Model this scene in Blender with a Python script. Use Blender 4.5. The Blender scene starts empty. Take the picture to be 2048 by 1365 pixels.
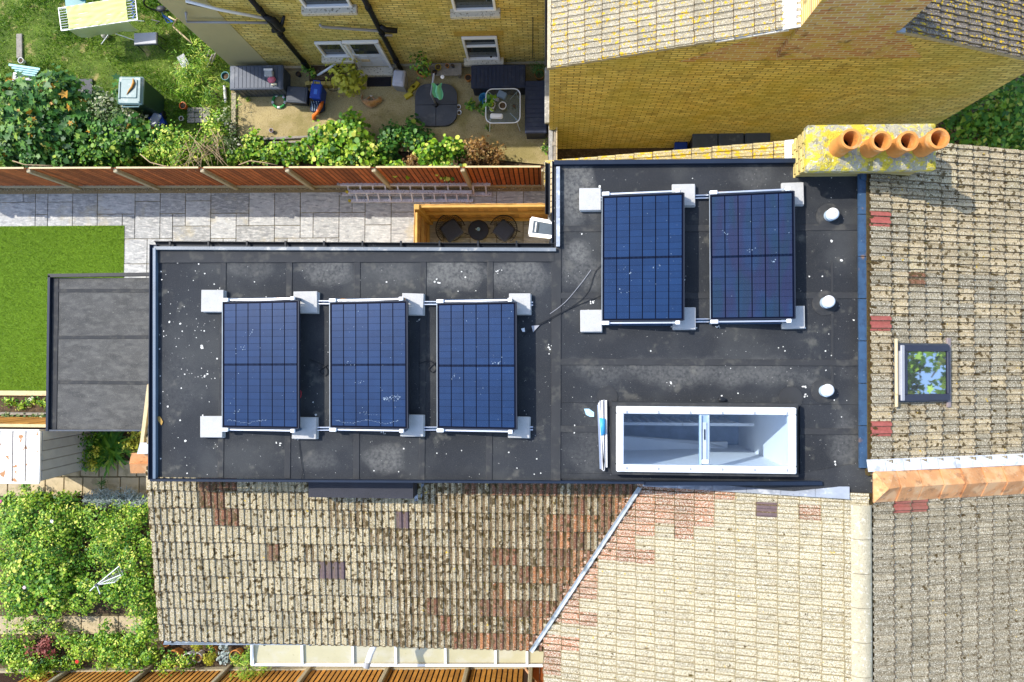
import bpy, math, random
import numpy as np
from mathutils import Vector, Matrix
random.seed(7); rng = np.random.default_rng(11)
scene = bpy.context.scene
COL = scene.collection

# ------------------------------------------------------------------ camera
F = 2048*24/36; CX, CY = 1024, 682.5          # focal length and centre of the photograph in its pixels
NX, NY, HC = 1095, 705, 16.5                  # where the plumb line under the camera falls; camera height
_v = Vector(((NX-CX)/F, -(NY-CY)/F, -1)).normalized()
EZ = -_v
EX = Vector((1, -0.004, 0)); EX = (EX - EX.dot(EZ)*EZ).normalized()
EY = EZ.cross(EX)
CW = Matrix((EX, EY, EZ))                     # camera axes -> world axes
cam_data = bpy.data.cameras.new('camera'); cam = bpy.data.objects.new('camera', cam_data); COL.objects.link(cam)
cam_data.lens = 24; cam_data.sensor_width = 36; cam_data.clip_end = 500; cam_data.clip_start = .05
mw = CW.to_4x4(); mw.translation = (0, 0, HC); cam.matrix_world = mw
scene.camera = cam
# ------------------------------------------------------------------ light
SUN_EL, SUN_AZ = math.radians(47), math.radians(27)
world = bpy.data.worlds.new('World'); scene.world = world; world.use_nodes = True
nt = world.node_tree; bg = nt.nodes['Background']
sky = nt.nodes.new('ShaderNodeTexSky'); sky.sky_type = 'NISHITA'; sky.sun_disc = False
sky.sun_elevation = SUN_EL; sky.sun_rotation = math.atan2(-math.cos(SUN_AZ), math.sin(SUN_AZ))
nt.links.new(sky.outputs[0], bg.inputs[0]); bg.inputs[1].default_value = 0.15
sd = bpy.data.lights.new('sun', 'SUN'); sd.energy = 2.35; sd.angle = math.radians(.55); sd.color = (1, .95, .86)
sun = bpy.data.objects.new('sun', sd); COL.objects.link(sun)
sdir = Vector((math.cos(SUN_AZ)*math.cos(SUN_EL), -math.sin(SUN_AZ)*math.cos(SUN_EL), -math.sin(SUN_EL)))
sun.rotation_euler = sdir.to_track_quat('-Z', 'Y').to_euler(); sun.location = (-8, 4, 20)
vs = scene.view_settings; vs.view_transform = 'Standard'; vs.look = 'None'; vs.gamma = 1; vs.use_curve_mapping = False
vs.exposure = 1.3
scene.cycles.max_bounces = 5; scene.cycles.diffuse_bounces = 3; scene.cycles.use_denoising = True

# ------------------------------------------------------------------ measuring: a point of the photograph at a known height / on a known wall
def ray(px, py): return CW @ Vector(((px-CX)/F, -(py-CY)/F, -1))
def P(px, py, z):
    w = ray(px, py); t = (z-HC)/w.z; return Vector((w.x*t, w.y*t, z))
def PY(px, py, y):
    w = ray(px, py); t = y/w.y; return Vector((w.x*t, y, w.z*t+HC))
def pix(p):
    c = CW.transposed() @ (Vector(p)-Vector((0, 0, HC))); return CX+F*c.x/-c.z, CY-F*c.y/-c.z

# ------------------------------------------------------------------ materials
MATS = {}
def mat(name, col, rough=.75, var=.18, scale=5, bump=.15, bscale=60, metal=0, spec=.4, layers=(), objvar=0, coat=0, attr=None, trans=0, alpha=1, emit=None, brick=None, sheen=0, puddles=()):
    """col, then noise variation, then layers (colour, scale, threshold, softness, detail, strength)."""
    if name in MATS: return MATS[name]
    m = bpy.data.materials.new(name); m.use_nodes = True; t = m.node_tree; N = t.nodes; L = t.links
    b = N['Principled BSDF']; b.inputs['Roughness'].default_value = rough; b.inputs['Metallic'].default_value = metal
    b.inputs['Specular IOR Level'].default_value = spec; b.inputs['Coat Weight'].default_value = coat
    geo = N.new('ShaderNodeNewGeometry'); pos = geo.outputs['Position']
    def noise(sc, det=4, off=0, rgh=.55, stretch=None):
        n = N.new('ShaderNodeTexNoise'); n.inputs['Scale'].default_value = sc; n.inputs['Detail'].default_value = det; n.inputs['Roughness'].default_value = rgh
        if stretch:
            mp = N.new('ShaderNodeMapping'); mp.inputs['Rotation'].default_value = (0, 0, stretch[0]); mp.inputs['Scale'].default_value = (1, stretch[1], 1); mp.inputs['Location'].default_value = (off, off, 0)
            L.new(pos, mp.inputs['Vector']); L.new(mp.outputs[0], n.inputs['Vector'])
        elif off:
            a = N.new('ShaderNodeVectorMath'); a.inputs[1].default_value = (off, off*1.7, off*.6); L.new(pos, a.inputs[0]); L.new(a.outputs[0], n.inputs['Vector'])
        else: L.new(pos, n.inputs['Vector'])
        return n.outputs[0]
    def mix(fac, a, c, blend='MIX'):
        x = N.new('ShaderNodeMix'); x.data_type = 'RGBA'; x.blend_type = blend
        if hasattr(fac, 'name'): L.new(fac, x.inputs[0])
        else: x.inputs[0].default_value = fac
        for k, v in ((6, a), (7, c)):
            if hasattr(v, 'name'): L.new(v, x.inputs[k])
            else: x.inputs[k].default_value = (*v, 1)
        return x.outputs[2]
    def step(val, th, soft):
        r = N.new('ShaderNodeMapRange'); r.interpolation_type = 'SMOOTHSTEP'; L.new(val, r.inputs[0])
        r.inputs[1].default_value = th-soft; r.inputs[2].default_value = th+soft; return r.outputs[0]
    def math_(op, a, c):
        x = N.new('ShaderNodeMath'); x.operation = op
        for k, v in ((0, a), (1, c)):
            if hasattr(v, 'name'): L.new(v, x.inputs[k])
            else: x.inputs[k].default_value = v
        return x.outputs[0]
    hgt = None
    if attr:
        at = N.new('ShaderNodeAttribute'); at.attribute_name = 'tint'
        cr = N.new('ShaderNodeValToRGB'); el = cr.color_ramp.elements
        el[0].position = attr[0][0]; el[0].color = (*attr[0][1], 1); el[1].position = attr[-1][0]; el[1].color = (*attr[-1][1], 1)
        for p_, c_ in attr[1:-1]: e = el.new(p_); e.color = (*c_, 1)
        L.new(at.outputs['Fac'], cr.inputs[0]); c = cr.outputs[0]
    elif brick:
        c1, c2, mort, ax = brick
        sx = N.new('ShaderNodeSeparateXYZ'); L.new(pos, sx.inputs[0]); cb = N.new('ShaderNodeCombineXYZ')
        L.new(sx.outputs[ax], cb.inputs[0]); L.new(sx.outputs[2], cb.inputs[1])
        bt = N.new('ShaderNodeTexBrick'); L.new(cb.outputs[0], bt.inputs['Vector']); bt.inputs['Scale'].default_value = 1
        bt.inputs['Brick Width'].default_value = .225; bt.inputs['Row Height'].default_value = .075; bt.inputs['Mortar Size'].default_value = .010
        bt.inputs['Mortar Smooth'].default_value = .2; bt.inputs['Bias'].default_value = -.1
        bt.inputs['Color1'].default_value = (*c1, 1); bt.inputs['Color2'].default_value = (*c2, 1); bt.inputs['Mortar'].default_value = (*mort, 1)
        n1 = noise(3.1, 5, 2.2); c = mix(step(n1, .55, .2), bt.outputs['Color'], mix(.5, bt.outputs['Color'], (1, .78, .5), 'MULTIPLY'))
        hgt = bt.outputs['Fac']
    else:
        n1 = noise(scale, 5)
        c = mix(n1, tuple(max(0, x*(1-var*1.6)) for x in col), tuple(x*(1+var*1.6) for x in col))
    if objvar:
        oi = N.new('ShaderNodeObjectInfo'); r = N.new('ShaderNodeMapRange'); L.new(oi.outputs['Random'], r.inputs[0]); r.inputs[3].default_value = 1-objvar; r.inputs[4].default_value = 1+objvar
        hs = N.new('ShaderNodeHueSaturation'); L.new(r.outputs[0], hs.inputs['Value']); L.new(c, hs.inputs['Color'])
        c = hs.outputs[0]
    for k, (lc, ls, th, so, det, st, *sx_) in enumerate(layers):
        s = step(noise(ls, det, 3.3*(k+1)+ls*.01, stretch=sx_[0] if sx_ else None), th, so)
        c = mix(math_('MULTIPLY', s, st), c, lc)
    if puddles:
        nz = N.new('ShaderNodeTexNoise'); nz.inputs['Scale'].default_value = 2.1; nz.inputs['Detail'].default_value = 7; L.new(pos, nz.inputs['Vector'])
        wob = math_('MULTIPLY', math_('SUBTRACT', nz.outputs[0], .5), 2.2); gr = noise(26, 5, 7.7)
        for (ux, uy, rx, ry, st) in puddles:
            v = N.new('ShaderNodeVectorMath'); v.inputs[1].default_value = (ux, uy, 0); v.operation = 'SUBTRACT'; L.new(pos, v.inputs[0])
            w = N.new('ShaderNodeVectorMath'); w.operation = 'MULTIPLY'; w.inputs[1].default_value = (1/rx, 1/ry, 0); L.new(v.outputs[0], w.inputs[0])
            ln = N.new('ShaderNodeVectorMath'); ln.operation = 'LENGTH'; L.new(w.outputs[0], ln.inputs[0])
            dd = math_('ADD', ln.outputs['Value'], wob)
            body = math_('MULTIPLY', step(math_('SUBTRACT', 1.0, dd), .22, .38), math_('MULTIPLY', step(gr, .44, .30), st*.62))
            rim = math_('MULTIPLY', math_('MULTIPLY', step(math_('SUBTRACT', 1.0, dd), .06, .04), math_('SUBTRACT', 1.0, step(math_('SUBTRACT', 1.0, dd), .15, .06))), .16*st)
            c = mix(math_('MAXIMUM', body, rim), c, (.225, .22, .20))
    L.new(c, b.inputs['Base Color'])
    if bump:
        bn = N.new('ShaderNodeBump'); bn.inputs['Strength'].default_value = bump; bn.inputs['Distance'].default_value = .02
        h = noise(bscale, 3)
        if hgt is not None: h = math_('SUBTRACT', math_('MULTIPLY', h, .5), hgt)
        L.new(h, bn.inputs['Height']); L.new(bn.outputs[0], b.inputs['Normal'])
    if trans: b.inputs['Transmission Weight'].default_value = trans
    if alpha < 1: b.inputs['Alpha'].default_value = alpha
    if sheen: b.inputs['Sheen Weight'].default_value = sheen
    m['nodes_ready'] = 1
    MATS[name] = m; return m

# ------------------------------------------------------------------ mesh collecting
class MB:
    def __init__(s): s.v = []; s.f = []
    def add(s, vs, fs):
        o = len(s.v); s.v += [tuple(x) for x in vs]; s.f += [tuple(i+o for i in f) for f in fs]; return s
    def box(s, c, size, rz=0, M=None, taper=1):
        hx, hy, hz = [x/2 for x in size]; vs = []
        for z in (-hz, hz):
            k = taper if z < 0 else 1
            for x, y in ((-hx, -hy), (hx, -hy), (hx, hy), (-hx, hy)): vs.append(Vector((x*k, y*k, z)))
        R = M if M is not None else Matrix.Rotation(rz, 3, 'Z')
        return s.add([R @ x + Vector(c) for x in vs], [(0,3,2,1),(4,5,6,7),(0,1,5,4),(1,2,6,5),(2,3,7,6),(3,0,4,7)])
    def bbox(s, c, size, rz=0, b=.01, M=None):
        """box with chamfered vertical and top edges"""
        hx, hy, hz = [x/2 for x in size]; R = M if M is not None else Matrix.Rotation(rz, 3, 'Z'); vs = []
        def ring(x, y, z, c_): return [(-x+c_,-y,z),(x-c_,-y,z),(x,-y+c_,z),(x,y-c_,z),(x-c_,y,z),(-x+c_,y,z),(-x,y-c_,z),(-x,-y+c_,z)]
        for x, y, z, c_ in ((hx,hy,-hz,b),(hx,hy,hz-b,b),(hx-b,hy-b,hz,b)): vs += ring(x, y, z, c_)
        fs = [tuple(range(7,-1,-1)), tuple(range(16,24))]
        for k in (0, 8):
            for i in range(8): j = (i+1) % 8; fs.append((k+i, k+j, k+8+j, k+8+i))
        return s.add([R @ Vector(x) + Vector(c) for x in vs], fs)
    def bar(s, a, b_, w, h, up=(0,0,1)):
        a = Vector(a); b_ = Vector(b_); d = b_-a; l = d.length; d.normalize(); u = Vector(up)
        if abs(d.dot(u)) > .98: u = Vector((0,1,0))
        x = d.cross(u).normalized(); z = x.cross(d); M = Matrix((x, d, z)).transposed()
        return s.box((a+b_)/2, (w, l, h), M=M)
    def tube(s, pts, r, n=8, cap=True):
        pts = [Vector(p) for p in pts]; k = len(pts); rs = r if isinstance(r, (list, tuple)) else [r]*k
        vs = []; prev = None
        for i, p in enumerate(pts):
            d = (pts[min(i+1, k-1)]-pts[max(i-1, 0)]).normalized()
            u = prev if prev is not None else (Vector((0,0,1)) if abs(d.z) < .9 else Vector((1,0,0)))
            x = d.cross(u).normalized(); u = x.cross(d).normalized(); prev = u
            for j in range(n):
                a = 2*math.pi*j/n; vs.append(p + (x*math.cos(a)+u*math.sin(a))*rs[i])
        fs = [(i*n+j, i*n+(j+1) % n, (i+1)*n+(j+1) % n, (i+1)*n+j) for i in range(k-1) for j in range(n)]
        if cap: fs += [tuple(range(n-1, -1, -1)), tuple((k-1)*n+j for j in range(n))]
        return s.add(vs, fs)
    def lathe(s, c, prof, n=20, M=None, sx=1, sy=1):
        vs = []; c = Vector(c)
        for r, z in prof:
            for j in range(n):
                a = 2*math.pi*j/n; p = Vector((r*math.cos(a)*sx, r*math.sin(a)*sy, z)); vs.append(c + (M @ p if M is not None else p))
        k = len(prof)
        fs = [(i*n+j, i*n+(j+1) % n, (i+1)*n+(j+1) % n, (i+1)*n+j) for i in range(k-1) for j in range(n)]
        if prof[0][0] > 1e-4: fs.append(tuple(range(n-1, -1, -1)))
        if prof[-1][0] > 1e-4: fs.append(tuple((k-1)*n+j for j in range(n)))
        return s.add(vs, fs)
    def prism(s, poly, z0, z1):
        """poly: list of (x,y) or 3-vectors (their own z is the top); goes down to z0 (or by z0 if top varies)"""
        n = len(poly); top = [Vector((p[0], p[1], p[2] if len(p) > 2 and z1 is None else z1)) for p in poly]
        bot = [Vector((p[0], p[1], z0 if z1 is not None else p[2]-z0)) for p in poly]
        ar = sum(top[i].x*top[(i+1) % n].y-top[(i+1) % n].x*top[i].y for i in range(n))
        if ar < 0: top.reverse(); bot.reverse()
        return s.add(top+bot, [tuple(range(n)), tuple(range(2*n-1, n-1, -1))]+[(i, n+i, n+(i+1) % n, (i+1) % n) for i in range(n)])
    def quad(s, *p): return s.add(p, [tuple(range(len(p)))])
    def ell(s, c, r, n=10, m=6, jit=0):
        vs = []; c = Vector(c)
        for i in range(m+1):
            th = math.pi*i/m
            for j in range(n):
                a = 2*math.pi*j/n; k = 1+random.uniform(-jit, jit)
                vs.append(c+Vector((r[0]*math.sin(th)*math.cos(a)*k, r[1]*math.sin(th)*math.sin(a)*k, r[2]*math.cos(th)*k)))
        return s.add(vs, [(i*n+j, (i+1)*n+j, (i+1)*n+(j+1) % n, i*n+(j+1) % n) for i in range(m) for j in range(n)])

ORG = {}
def org(o): return ORG.get(o.name, Vector((0,0,0))) if o is not None else Vector((0,0,0))
def thing(name, label, cat, loc=(0,0,0), group=None):
    o = bpy.data.objects.new(name, None); COL.objects.link(o); o.location = loc; ORG[o.name] = Vector(loc)
    o.empty_display_size = .1
    tag(o, label, cat, group); return o
def tag(o, label=None, cat=None, group=None, kind=None):
    if label: o['label'] = label
    if cat: o['category'] = cat
    if group: o['group'] = group
    if kind: o['kind'] = kind
    return o
def mesh(name, mb, m, parent=None, smooth=False, label=None, cat=None, group=None, kind=None, base=None):
    """one mesh object from world coordinates; under parent, or top level with its origin at base"""
    o0 = org(parent) if parent is not None else Vector(base or (0,0,0))
    me = bpy.data.meshes.new(name)
    me.from_pydata([(x[0]-o0.x, x[1]-o0.y, x[2]-o0.z) for x in mb.v], [], mb.f); me.materials.append(m)
    if smooth:
        me.polygons.foreach_set('use_smooth', [True]*len(me.polygons))
        if smooth is not True:
            try: me.set_sharp_from_angle(angle=math.radians(smooth))
            except Exception: pass
    o = bpy.data.objects.new(name, me); COL.objects.link(o)
    if parent is not None: o.parent = parent; ORG[o.name] = o0.copy()
    else: o.location = o0; ORG[o.name] = o0.copy()
    return tag(o, label, cat, group, kind)
def inst(name, me, parent, M):
    """an object that shares mesh data, at world matrix M, under parent"""
    o = bpy.data.objects.new(name, me); COL.objects.link(o); o.parent = parent
    M = M.copy(); M.translation = M.translation-org(parent); o.matrix_basis = M; return o
def basis(c, u, v, n):
    M = Matrix.Identity(4)
    for i in range(3): M[i][0] = u[i]; M[i][1] = v[i]; M[i][2] = n[i]; M[i][3] = c[i]
    return M

# ------------------------------------------------------------------ foliage
LEAF = {
 'simple': ([(0,0,0),(-.32,.38,.07),(0,.5,0),(.32,.38,.07),(0,1,-.06)], [(0,2,1),(0,3,2),(1,2,4),(2,3,4)]),
 'round': ([(0,0,0),(-.42,.3,.05),(-.34,.8,.02),(0,1,-.04),(.34,.8,.02),(.42,.3,.05),(0,.5,-.03)], [(6,1,0),(6,2,1),(6,3,2),(6,4,3),(6,5,4),(6,0,5)]),
 'maple': ([(0,0,0),(-.5,.02,.03),(-.28,.28,0),(-.55,.55,.03),(-.2,.6,0),(0,1,-.05),(.2,.6,0),(.55,.55,.03),(.28,.28,0),(.5,.02,.03),(0,.35,-.03)],
           [(10,i+1,i) for i in range(9)]+[(10,0,9)]),
 'blade': ([(-.06,0,0),(.06,0,0),(.05,.5,.12),(-.05,.5,.12),(0,1,.02)], [(0,1,2,3),(3,2,4)]),
 'strap': ([(-.045,0,0),(.045,0,0),(.06,.35,.16),(-.06,.35,.16),(.05,.7,.16),(-.05,.7,.16),(0,1,.02)], [(0,1,2,3),(3,2,4,5),(5,4,6)]),
}
def scatter(name, pts, nrm, size, shape, m, parent=None, tint=None, heading=None, **kw):
    pts = np.asarray(pts, float); n = len(pts); nrm = np.asarray(nrm, float); nrm /= np.linalg.norm(nrm, axis=1, keepdims=True)+1e-9
    size = np.broadcast_to(np.asarray(size, float), (n,))
    h = rng.normal(size=(n, 3)) if heading is None else np.asarray(heading, float)
    y = h-(h*nrm).sum(1, keepdims=True)*nrm; y /= np.linalg.norm(y, axis=1, keepdims=True)+1e-9
    x = np.cross(y, nrm)
    vs, fs = LEAF[shape]; vs = np.array(vs)
    allv = (pts[:, None]+size[:, None, None]*(vs[None, :, 0:1]*x[:, None]+vs[None, :, 1:2]*y[:, None]+vs[None, :, 2:3]*nrm[:, None])).reshape(-1, 3)
    o0 = org(parent) if parent is not None else Vector(kw.get('base', (0,0,0)))
    allv = allv-np.array(o0)
    k = len(vs); me = bpy.data.meshes.new(name)
    loops = np.concatenate([np.array(f) for f in fs]); nl = np.array([len(f) for f in fs])
    li = (np.arange(n)[:, None]*k+loops[None]).ravel(); ln = np.tile(nl, n); st = np.concatenate([[0], np.cumsum(ln)[:-1]])
    me.vertices.add(n*k); me.vertices.foreach_set('co', allv.ravel().astype(np.float32))
    me.loops.add(len(li)); me.loops.foreach_set('vertex_index', li.astype(np.int32))
    me.polygons.add(len(ln)); me.polygons.foreach_set('loop_start', st.astype(np.int32)); me.polygons.foreach_set('loop_total', ln.astype(np.int32))
    me.update(calc_edges=True)
    a = me.attributes.new('tint', 'FLOAT', 'POINT'); t = rng.random(n) if tint is None else np.asarray(tint, float)
    a.data.foreach_set('value', np.repeat(t, k).astype(np.float32)); me.materials.append(m)
    o = bpy.data.objects.new(name, me); COL.objects.link(o)
    if parent is not None: o.parent = parent; ORG[o.name] = o0.copy()
    else: o.location = o0; ORG[o.name] = Vector(o0)
    return tag(o, kw.get('label'), kw.get('cat'), kw.get('group'), kw.get('kind'))
def clumps(ells, n, sub=14, spread=.35, low=-.15, sat=True):
    if sat and len(ells) > 1:            # smaller satellites break up the outline
        ells = list(ells)+[(e[0]+random.gauss(0,.75)*e[3], e[1]+random.gauss(0,.6)*e[4], e[2]*random.uniform(.6,1.05), e[3]*random.uniform(.3,.65), e[4]*random.uniform(.3,.65), e[5]*random.uniform(.4,.8)) for e in ells for _ in range(3)]
    return clumps_(ells, n, sub, spread, low)
def clumps_(ells, n, sub, spread, low):
    """leaf positions and normals on sub-clumps over a set of ellipsoids (cx,cy,cz,rx,ry,rz)"""
    pts = []; nr = []; tn = []
    wts = np.array([e[3]*e[4]+e[3]*e[5] for e in ells]); wts = wts/wts.sum()
    for e, w in zip(ells, wts):
        c = np.array(e[:3]); r = np.array(e[3:]); ne = max(10, int(n*w)); ns = max(3, int(sub*max(1, w*len(ells))))
        d = rng.normal(size=(ns, 3)); d[:, 2] = np.abs(d[:, 2])*1.1+low; d /= np.linalg.norm(d, axis=1, keepdims=True)
        sc = c+d*r*rng.uniform(.55, 1, (ns, 1)); st = rng.normal(-.04, .23, ns)
        k = rng.integers(0, ns, ne); g = rng.normal(size=(ne, 3)); g /= np.linalg.norm(g, axis=1, keepdims=True); g[:, 2] = g[:, 2]*.8+.25
        rad = (spread*min(r[0], r[1])+.03)*rng.uniform(.2, 1.5, (ne, 1))
        p = sc[k]+g*rad; pts.append(p); nr.append(g*.7+d[k]*.4+np.array([0, 0, .75])+rng.normal(0, .35, (ne, 3)))
        tn.append(np.clip(.5+st[k]+rng.normal(0, .17, ne), 0, 1))
    pts = np.concatenate(pts); pts[:, 2] = np.maximum(pts[:, 2], .02)
    return pts, np.concatenate(nr), np.concatenate(tn)
# ------------------------------------------------------------------ palette
def leafmat(name, ramp, trans=.2, rough=.5):
    m = mat(name, (0,0,0), rough=rough, bump=0, attr=ramp, spec=.35)
    t = m.node_tree; b = t.nodes['Principled BSDF']; tr = t.nodes.new('ShaderNodeBsdfTranslucent'); mx = t.nodes.new('ShaderNodeMixShader')
    src = b.inputs['Base Color'].links[0].from_socket; t.links.new(src, tr.inputs[0]); mx.inputs[0].default_value = trans
    t.links.new(b.outputs[0], mx.inputs[1]); t.links.new(tr.outputs[0], mx.inputs[2]); t.links.new(mx.outputs[0], t.nodes['Material Output'].inputs[0]); return m
def glassmat(name, tint, refl=.14, rough=.02, dust=0):
    m = bpy.data.materials.new(name); m.use_nodes = True; t = m.node_tree; t.nodes.remove(t.nodes['Principled BSDF'])
    a = t.nodes.new('ShaderNodeBsdfTransparent'); a.inputs[0].default_value = (*tint, 1); g = t.nodes.new('ShaderNodeBsdfGlossy'); g.inputs['Roughness'].default_value = rough
    mx = t.nodes.new('ShaderNodeMixShader'); mx.inputs[0].default_value = refl; t.links.new(a.outputs[0], mx.inputs[1]); t.links.new(g.outputs[0], mx.inputs[2])
    out = mx.outputs[0]
    if dust:                                   # dried rain streaks and dust lying on the pane
        df = t.nodes.new('ShaderNodeBsdfDiffuse'); df.inputs[0].default_value = (.75,.80,.86,1); g2 = t.nodes.new('ShaderNodeNewGeometry'); mp = t.nodes.new('ShaderNodeMapping'); mp.inputs['Scale'].default_value = (1.5,5,1); mp.inputs['Rotation'].default_value = (0,0,.12)
        nz = t.nodes.new('ShaderNodeTexNoise'); nz.inputs['Scale'].default_value = 2.6; nz.inputs['Detail'].default_value = 8; mr = t.nodes.new('ShaderNodeMapRange'); mr.inputs[1].default_value = .40; mr.inputs[2].default_value = .78; mr.inputs[4].default_value = dust
        t.links.new(g2.outputs['Position'], mp.inputs['Vector']); t.links.new(mp.outputs[0], nz.inputs['Vector']); t.links.new(nz.outputs[0], mr.inputs[0]); m2 = t.nodes.new('ShaderNodeMixShader'); t.links.new(mr.outputs[0], m2.inputs[0]); t.links.new(out, m2.inputs[1]); t.links.new(df.outputs[0], m2.inputs[2]); out = m2.outputs[0]
    t.links.new(out, t.nodes['Material Output'].inputs[0]); MATS[name] = m; return m
def tilemat(name, col, speck=.5, moss=.62, yellow=.74, white=.7, objvar=.14, dark=(.085,.058,.022), grime=.35):
    return mat(name, col, rough=.9, var=.25, scale=22, bump=.6, bscale=120, spec=.2, objvar=objvar, layers=(
        (tuple(x*.36 for x in col), 62, .56, .05, 4, .95*speck),          # fine dark speckle
        ((.72,.66,.52), 70, white-.08, .05, 2, .8),                        # pale crusts
        ((.16,.14,.09), 2.2, .60, .14, 4, grime),                             # broad grime
        ((.62,.40,.015), 15, yellow, .025, 3, .95),                        # orange-yellow lichen
        (dark, 13, moss, .02, 5, .97)))                                    # moss cushions
T_CREAM = tilemat('tile_cream', (.43,.35,.20), .9, .585, .72, .66, .18)
T_PALE = tilemat('tile_pale', (.435,.375,.245), .95, .675, .715, .625, grime=.10)
T_BUFF = tilemat('tile_buff', (.43,.34,.20), .75, .585, .70, .68, .18)
T_MOSSY = tilemat('tile_mossy', (.40,.31,.17), .85, .55, .70, .66, .2)
T_GREY = tilemat('tile_grey', (.295,.25,.165), .85, .635, .735, .66, .18)
T_NEIGH = tilemat('tile_lichened_grey', (.35,.305,.215), .4, .72, .60, .66)
T_DARK = tilemat('tile_dark_grey', (.17,.14,.115), .4, .74, .585, .70)
T_RED = tilemat('tile_red', (.255,.112,.06), .85, .56, .75, .735, .25)
T_ORNG = tilemat('tile_orange_red', (.38,.155,.06), .8, .60, .75, .70, .25)
T_REDM = tilemat('tile_red_white_lichen', (.38,.165,.085), .6, .68, .74, .61, .25)
T_REDNEW = tilemat('tile_new_red', (.37,.105,.085), .15, .8, .85, .85, .06)
T_PURPLE = tilemat('tile_new_purple', (.15,.105,.105), .15, .8, .85, .85, .06)
PUD = [(P(x_,y_,7.05).x,P(x_,y_,7.05).y,rx_,ry_,s_) for x_,y_,rx_,ry_,s_ in ((655,540,.36,.27,.75),(775,545,.38,.22,.4),(910,538,.46,.33,.95),(1040,540,.42,.33,.8),(1155,385,.30,.62,.95),(1152,500,.26,.22,.9),(1160,540,.5,.3,.5),(765,915,.35,.26,.8),(640,925,.4,.16,.3),(1400,745,1.9,.22,.55),(1690,880,.3,.35,.5),(500,530,.4,.2,.35),(1500,350,.35,.2,.3),(1180,880,.35,.5,.3),(360,780,.3,.5,.2))]
FELT = mat('roof_felt', (.025,.0275,.032), rough=.85, var=.25, scale=1.6, bump=.5, bscale=260, spec=.3, objvar=.10, layers=(
    ((.056,.058,.058), 1.15, .57, .10, 6, .7), ((.02,.021,.024), .8, .60, .12, 5, .6), ((.13,.125,.105), 4.5, .66, .08, 6, .6), ((.30,.29,.27), 38, .735, .012, 2, .8), ((.11,.11,.10), 140, .64, .05, 2, .5)), puddles=PUD)
FELT_LAP = mat('roof_felt_lap', (.033,.034,.036), rough=.8, var=.2, scale=3, bump=.5, bscale=200, spec=.35, layers=(((.10,.095,.08), 6, .6, .1, 5, .5),))
FELT_OLD = mat('roof_felt_weathered', (.085,.084,.080), rough=.9, var=.3, scale=2.4, bump=.6, bscale=160, spec=.2, layers=(
    ((.15,.147,.135), 5, .56, .10, 9, .5, (.1,2.2)), ((.045,.046,.047), 3, .60, .08, 8, .5, (0,2.5)), ((.30,.29,.26), 30, .70, .03, 4, .7), ((.22,.21,.19), 90, .63, .05, 2, .6), ((.26,.25,.22), 9, .70, .03, 6, .6, (1.5,5))))
BLACK = mat('black_plastic', (.010,.012,.016), rough=.5, var=.2, bump=.05, spec=.25, layers=(((.10,.10,.10), 14, .66, .06, 6, .4),))
BLUEBLK = mat('dark_blue_plastic', (.010,.018,.036), rough=.55, var=.2, bump=.04, spec=.25)
ALU = mat('aluminium', (.62,.65,.70), rough=.32, var=.08, bump=.05, metal=.85, spec=.5)
ALUD = mat('dusty_aluminium', (.66,.64,.68), rough=.6, var=.2, scale=9, bump=.2, metal=.1, layers=(((.12,.11,.10), 30, .62, .04, 3, .7), ((.7,.68,.66), 22, .66, .04, 3, .6)))
LEAD = mat('lead_sheet', (.30,.33,.38), rough=.55, var=.2, scale=7, bump=.25, bscale=25, metal=.15, layers=(((.62,.63,.66), 8, .58, .08, 4, .6), ((.10,.10,.11), 25, .68, .03, 3, .6)))
LEADW = mat('white_lead_sheet', (.58,.60,.64), rough=.6, var=.15, scale=9, bump=.3, bscale=25, layers=(((.30,.31,.33), 10, .6, .05, 4, .6), ((.05,.05,.05), 40, .7, .03, 3, .8)))
BLUEPAINT = mat('blue_flashing', (.032,.070,.13), rough=.5, var=.3, scale=8, bump=.3, layers=(((.42,.20,.04), 2.6, .64, .03, 3, .8), ((.02,.04,.08), 12, .6, .06, 4, .6), ((.3,.33,.36), 40, .7, .03, 3, .5)))
BRICK_G = mat('yellow_stock_brick', (0,0,0), rough=.92, bump=.9, bscale=45, spec=.15, brick=((.90,.75,.26), (.56,.45,.14), (.24,.19,.07), 0), layers=(
    ((.62,.44,.06), 1.6, .58, .12, 6, .40), ((.24,.19,.06), 4.0, .61, .07, 7, .45), ((.78,.66,.22), 7, .62, .06, 6, .5), ((.70,.66,.50), 30, .70, .03, 3, .5), ((.44,.40,.08), .7, .54, .1, 5, .35)))
BRICK_S = mat('yellow_stock_brick_side', (0,0,0), rough=.92, bump=.9, bscale=45, spec=.15, brick=((.62,.48,.16), (.30,.21,.06), (.50,.44,.28), 1), layers=(((.42,.42,.30), 30, .70, .03, 3, .5),))
BRICK_R = mat('gable_top_brick', (0,0,0), rough=.92, bump=.9, bscale=45, spec=.15, brick=((.50,.24,.11), (.66,.50,.16), (.66,.60,.42), 0), layers=(((.50,.38,.04), 3, .58, .06, 5, .6), ((.10,.08,.04), 4, .64, .05, 5, .6)))
RENDER = mat('beige_render', (.50,.43,.22), rough=.95, var=.06, scale=2, bump=.4, bscale=300, layers=(((.46,.39,.22), 1.2, .6, .12, 4, .4),))
WHITE = mat('white_upvc', (.80,.80,.80), rough=.3, var=.03, bump=.02, spec=.5, layers=(((.45,.42,.36), 11, .68, .06, 5, .5),))
WHITEPAINT = mat('flaking_white_paint', (.80,.77,.70), rough=.7, var=.06, bump=.4, bscale=40, layers=(((.30,.22,.12), 16, .64, .03, 5, .9), ((.12,.09,.06), 26, .68, .03, 4, .8)))
SASH = mat('dark_glass', (.03,.04,.045), rough=.05, var=.2, bump=0, spec=.8)
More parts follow.
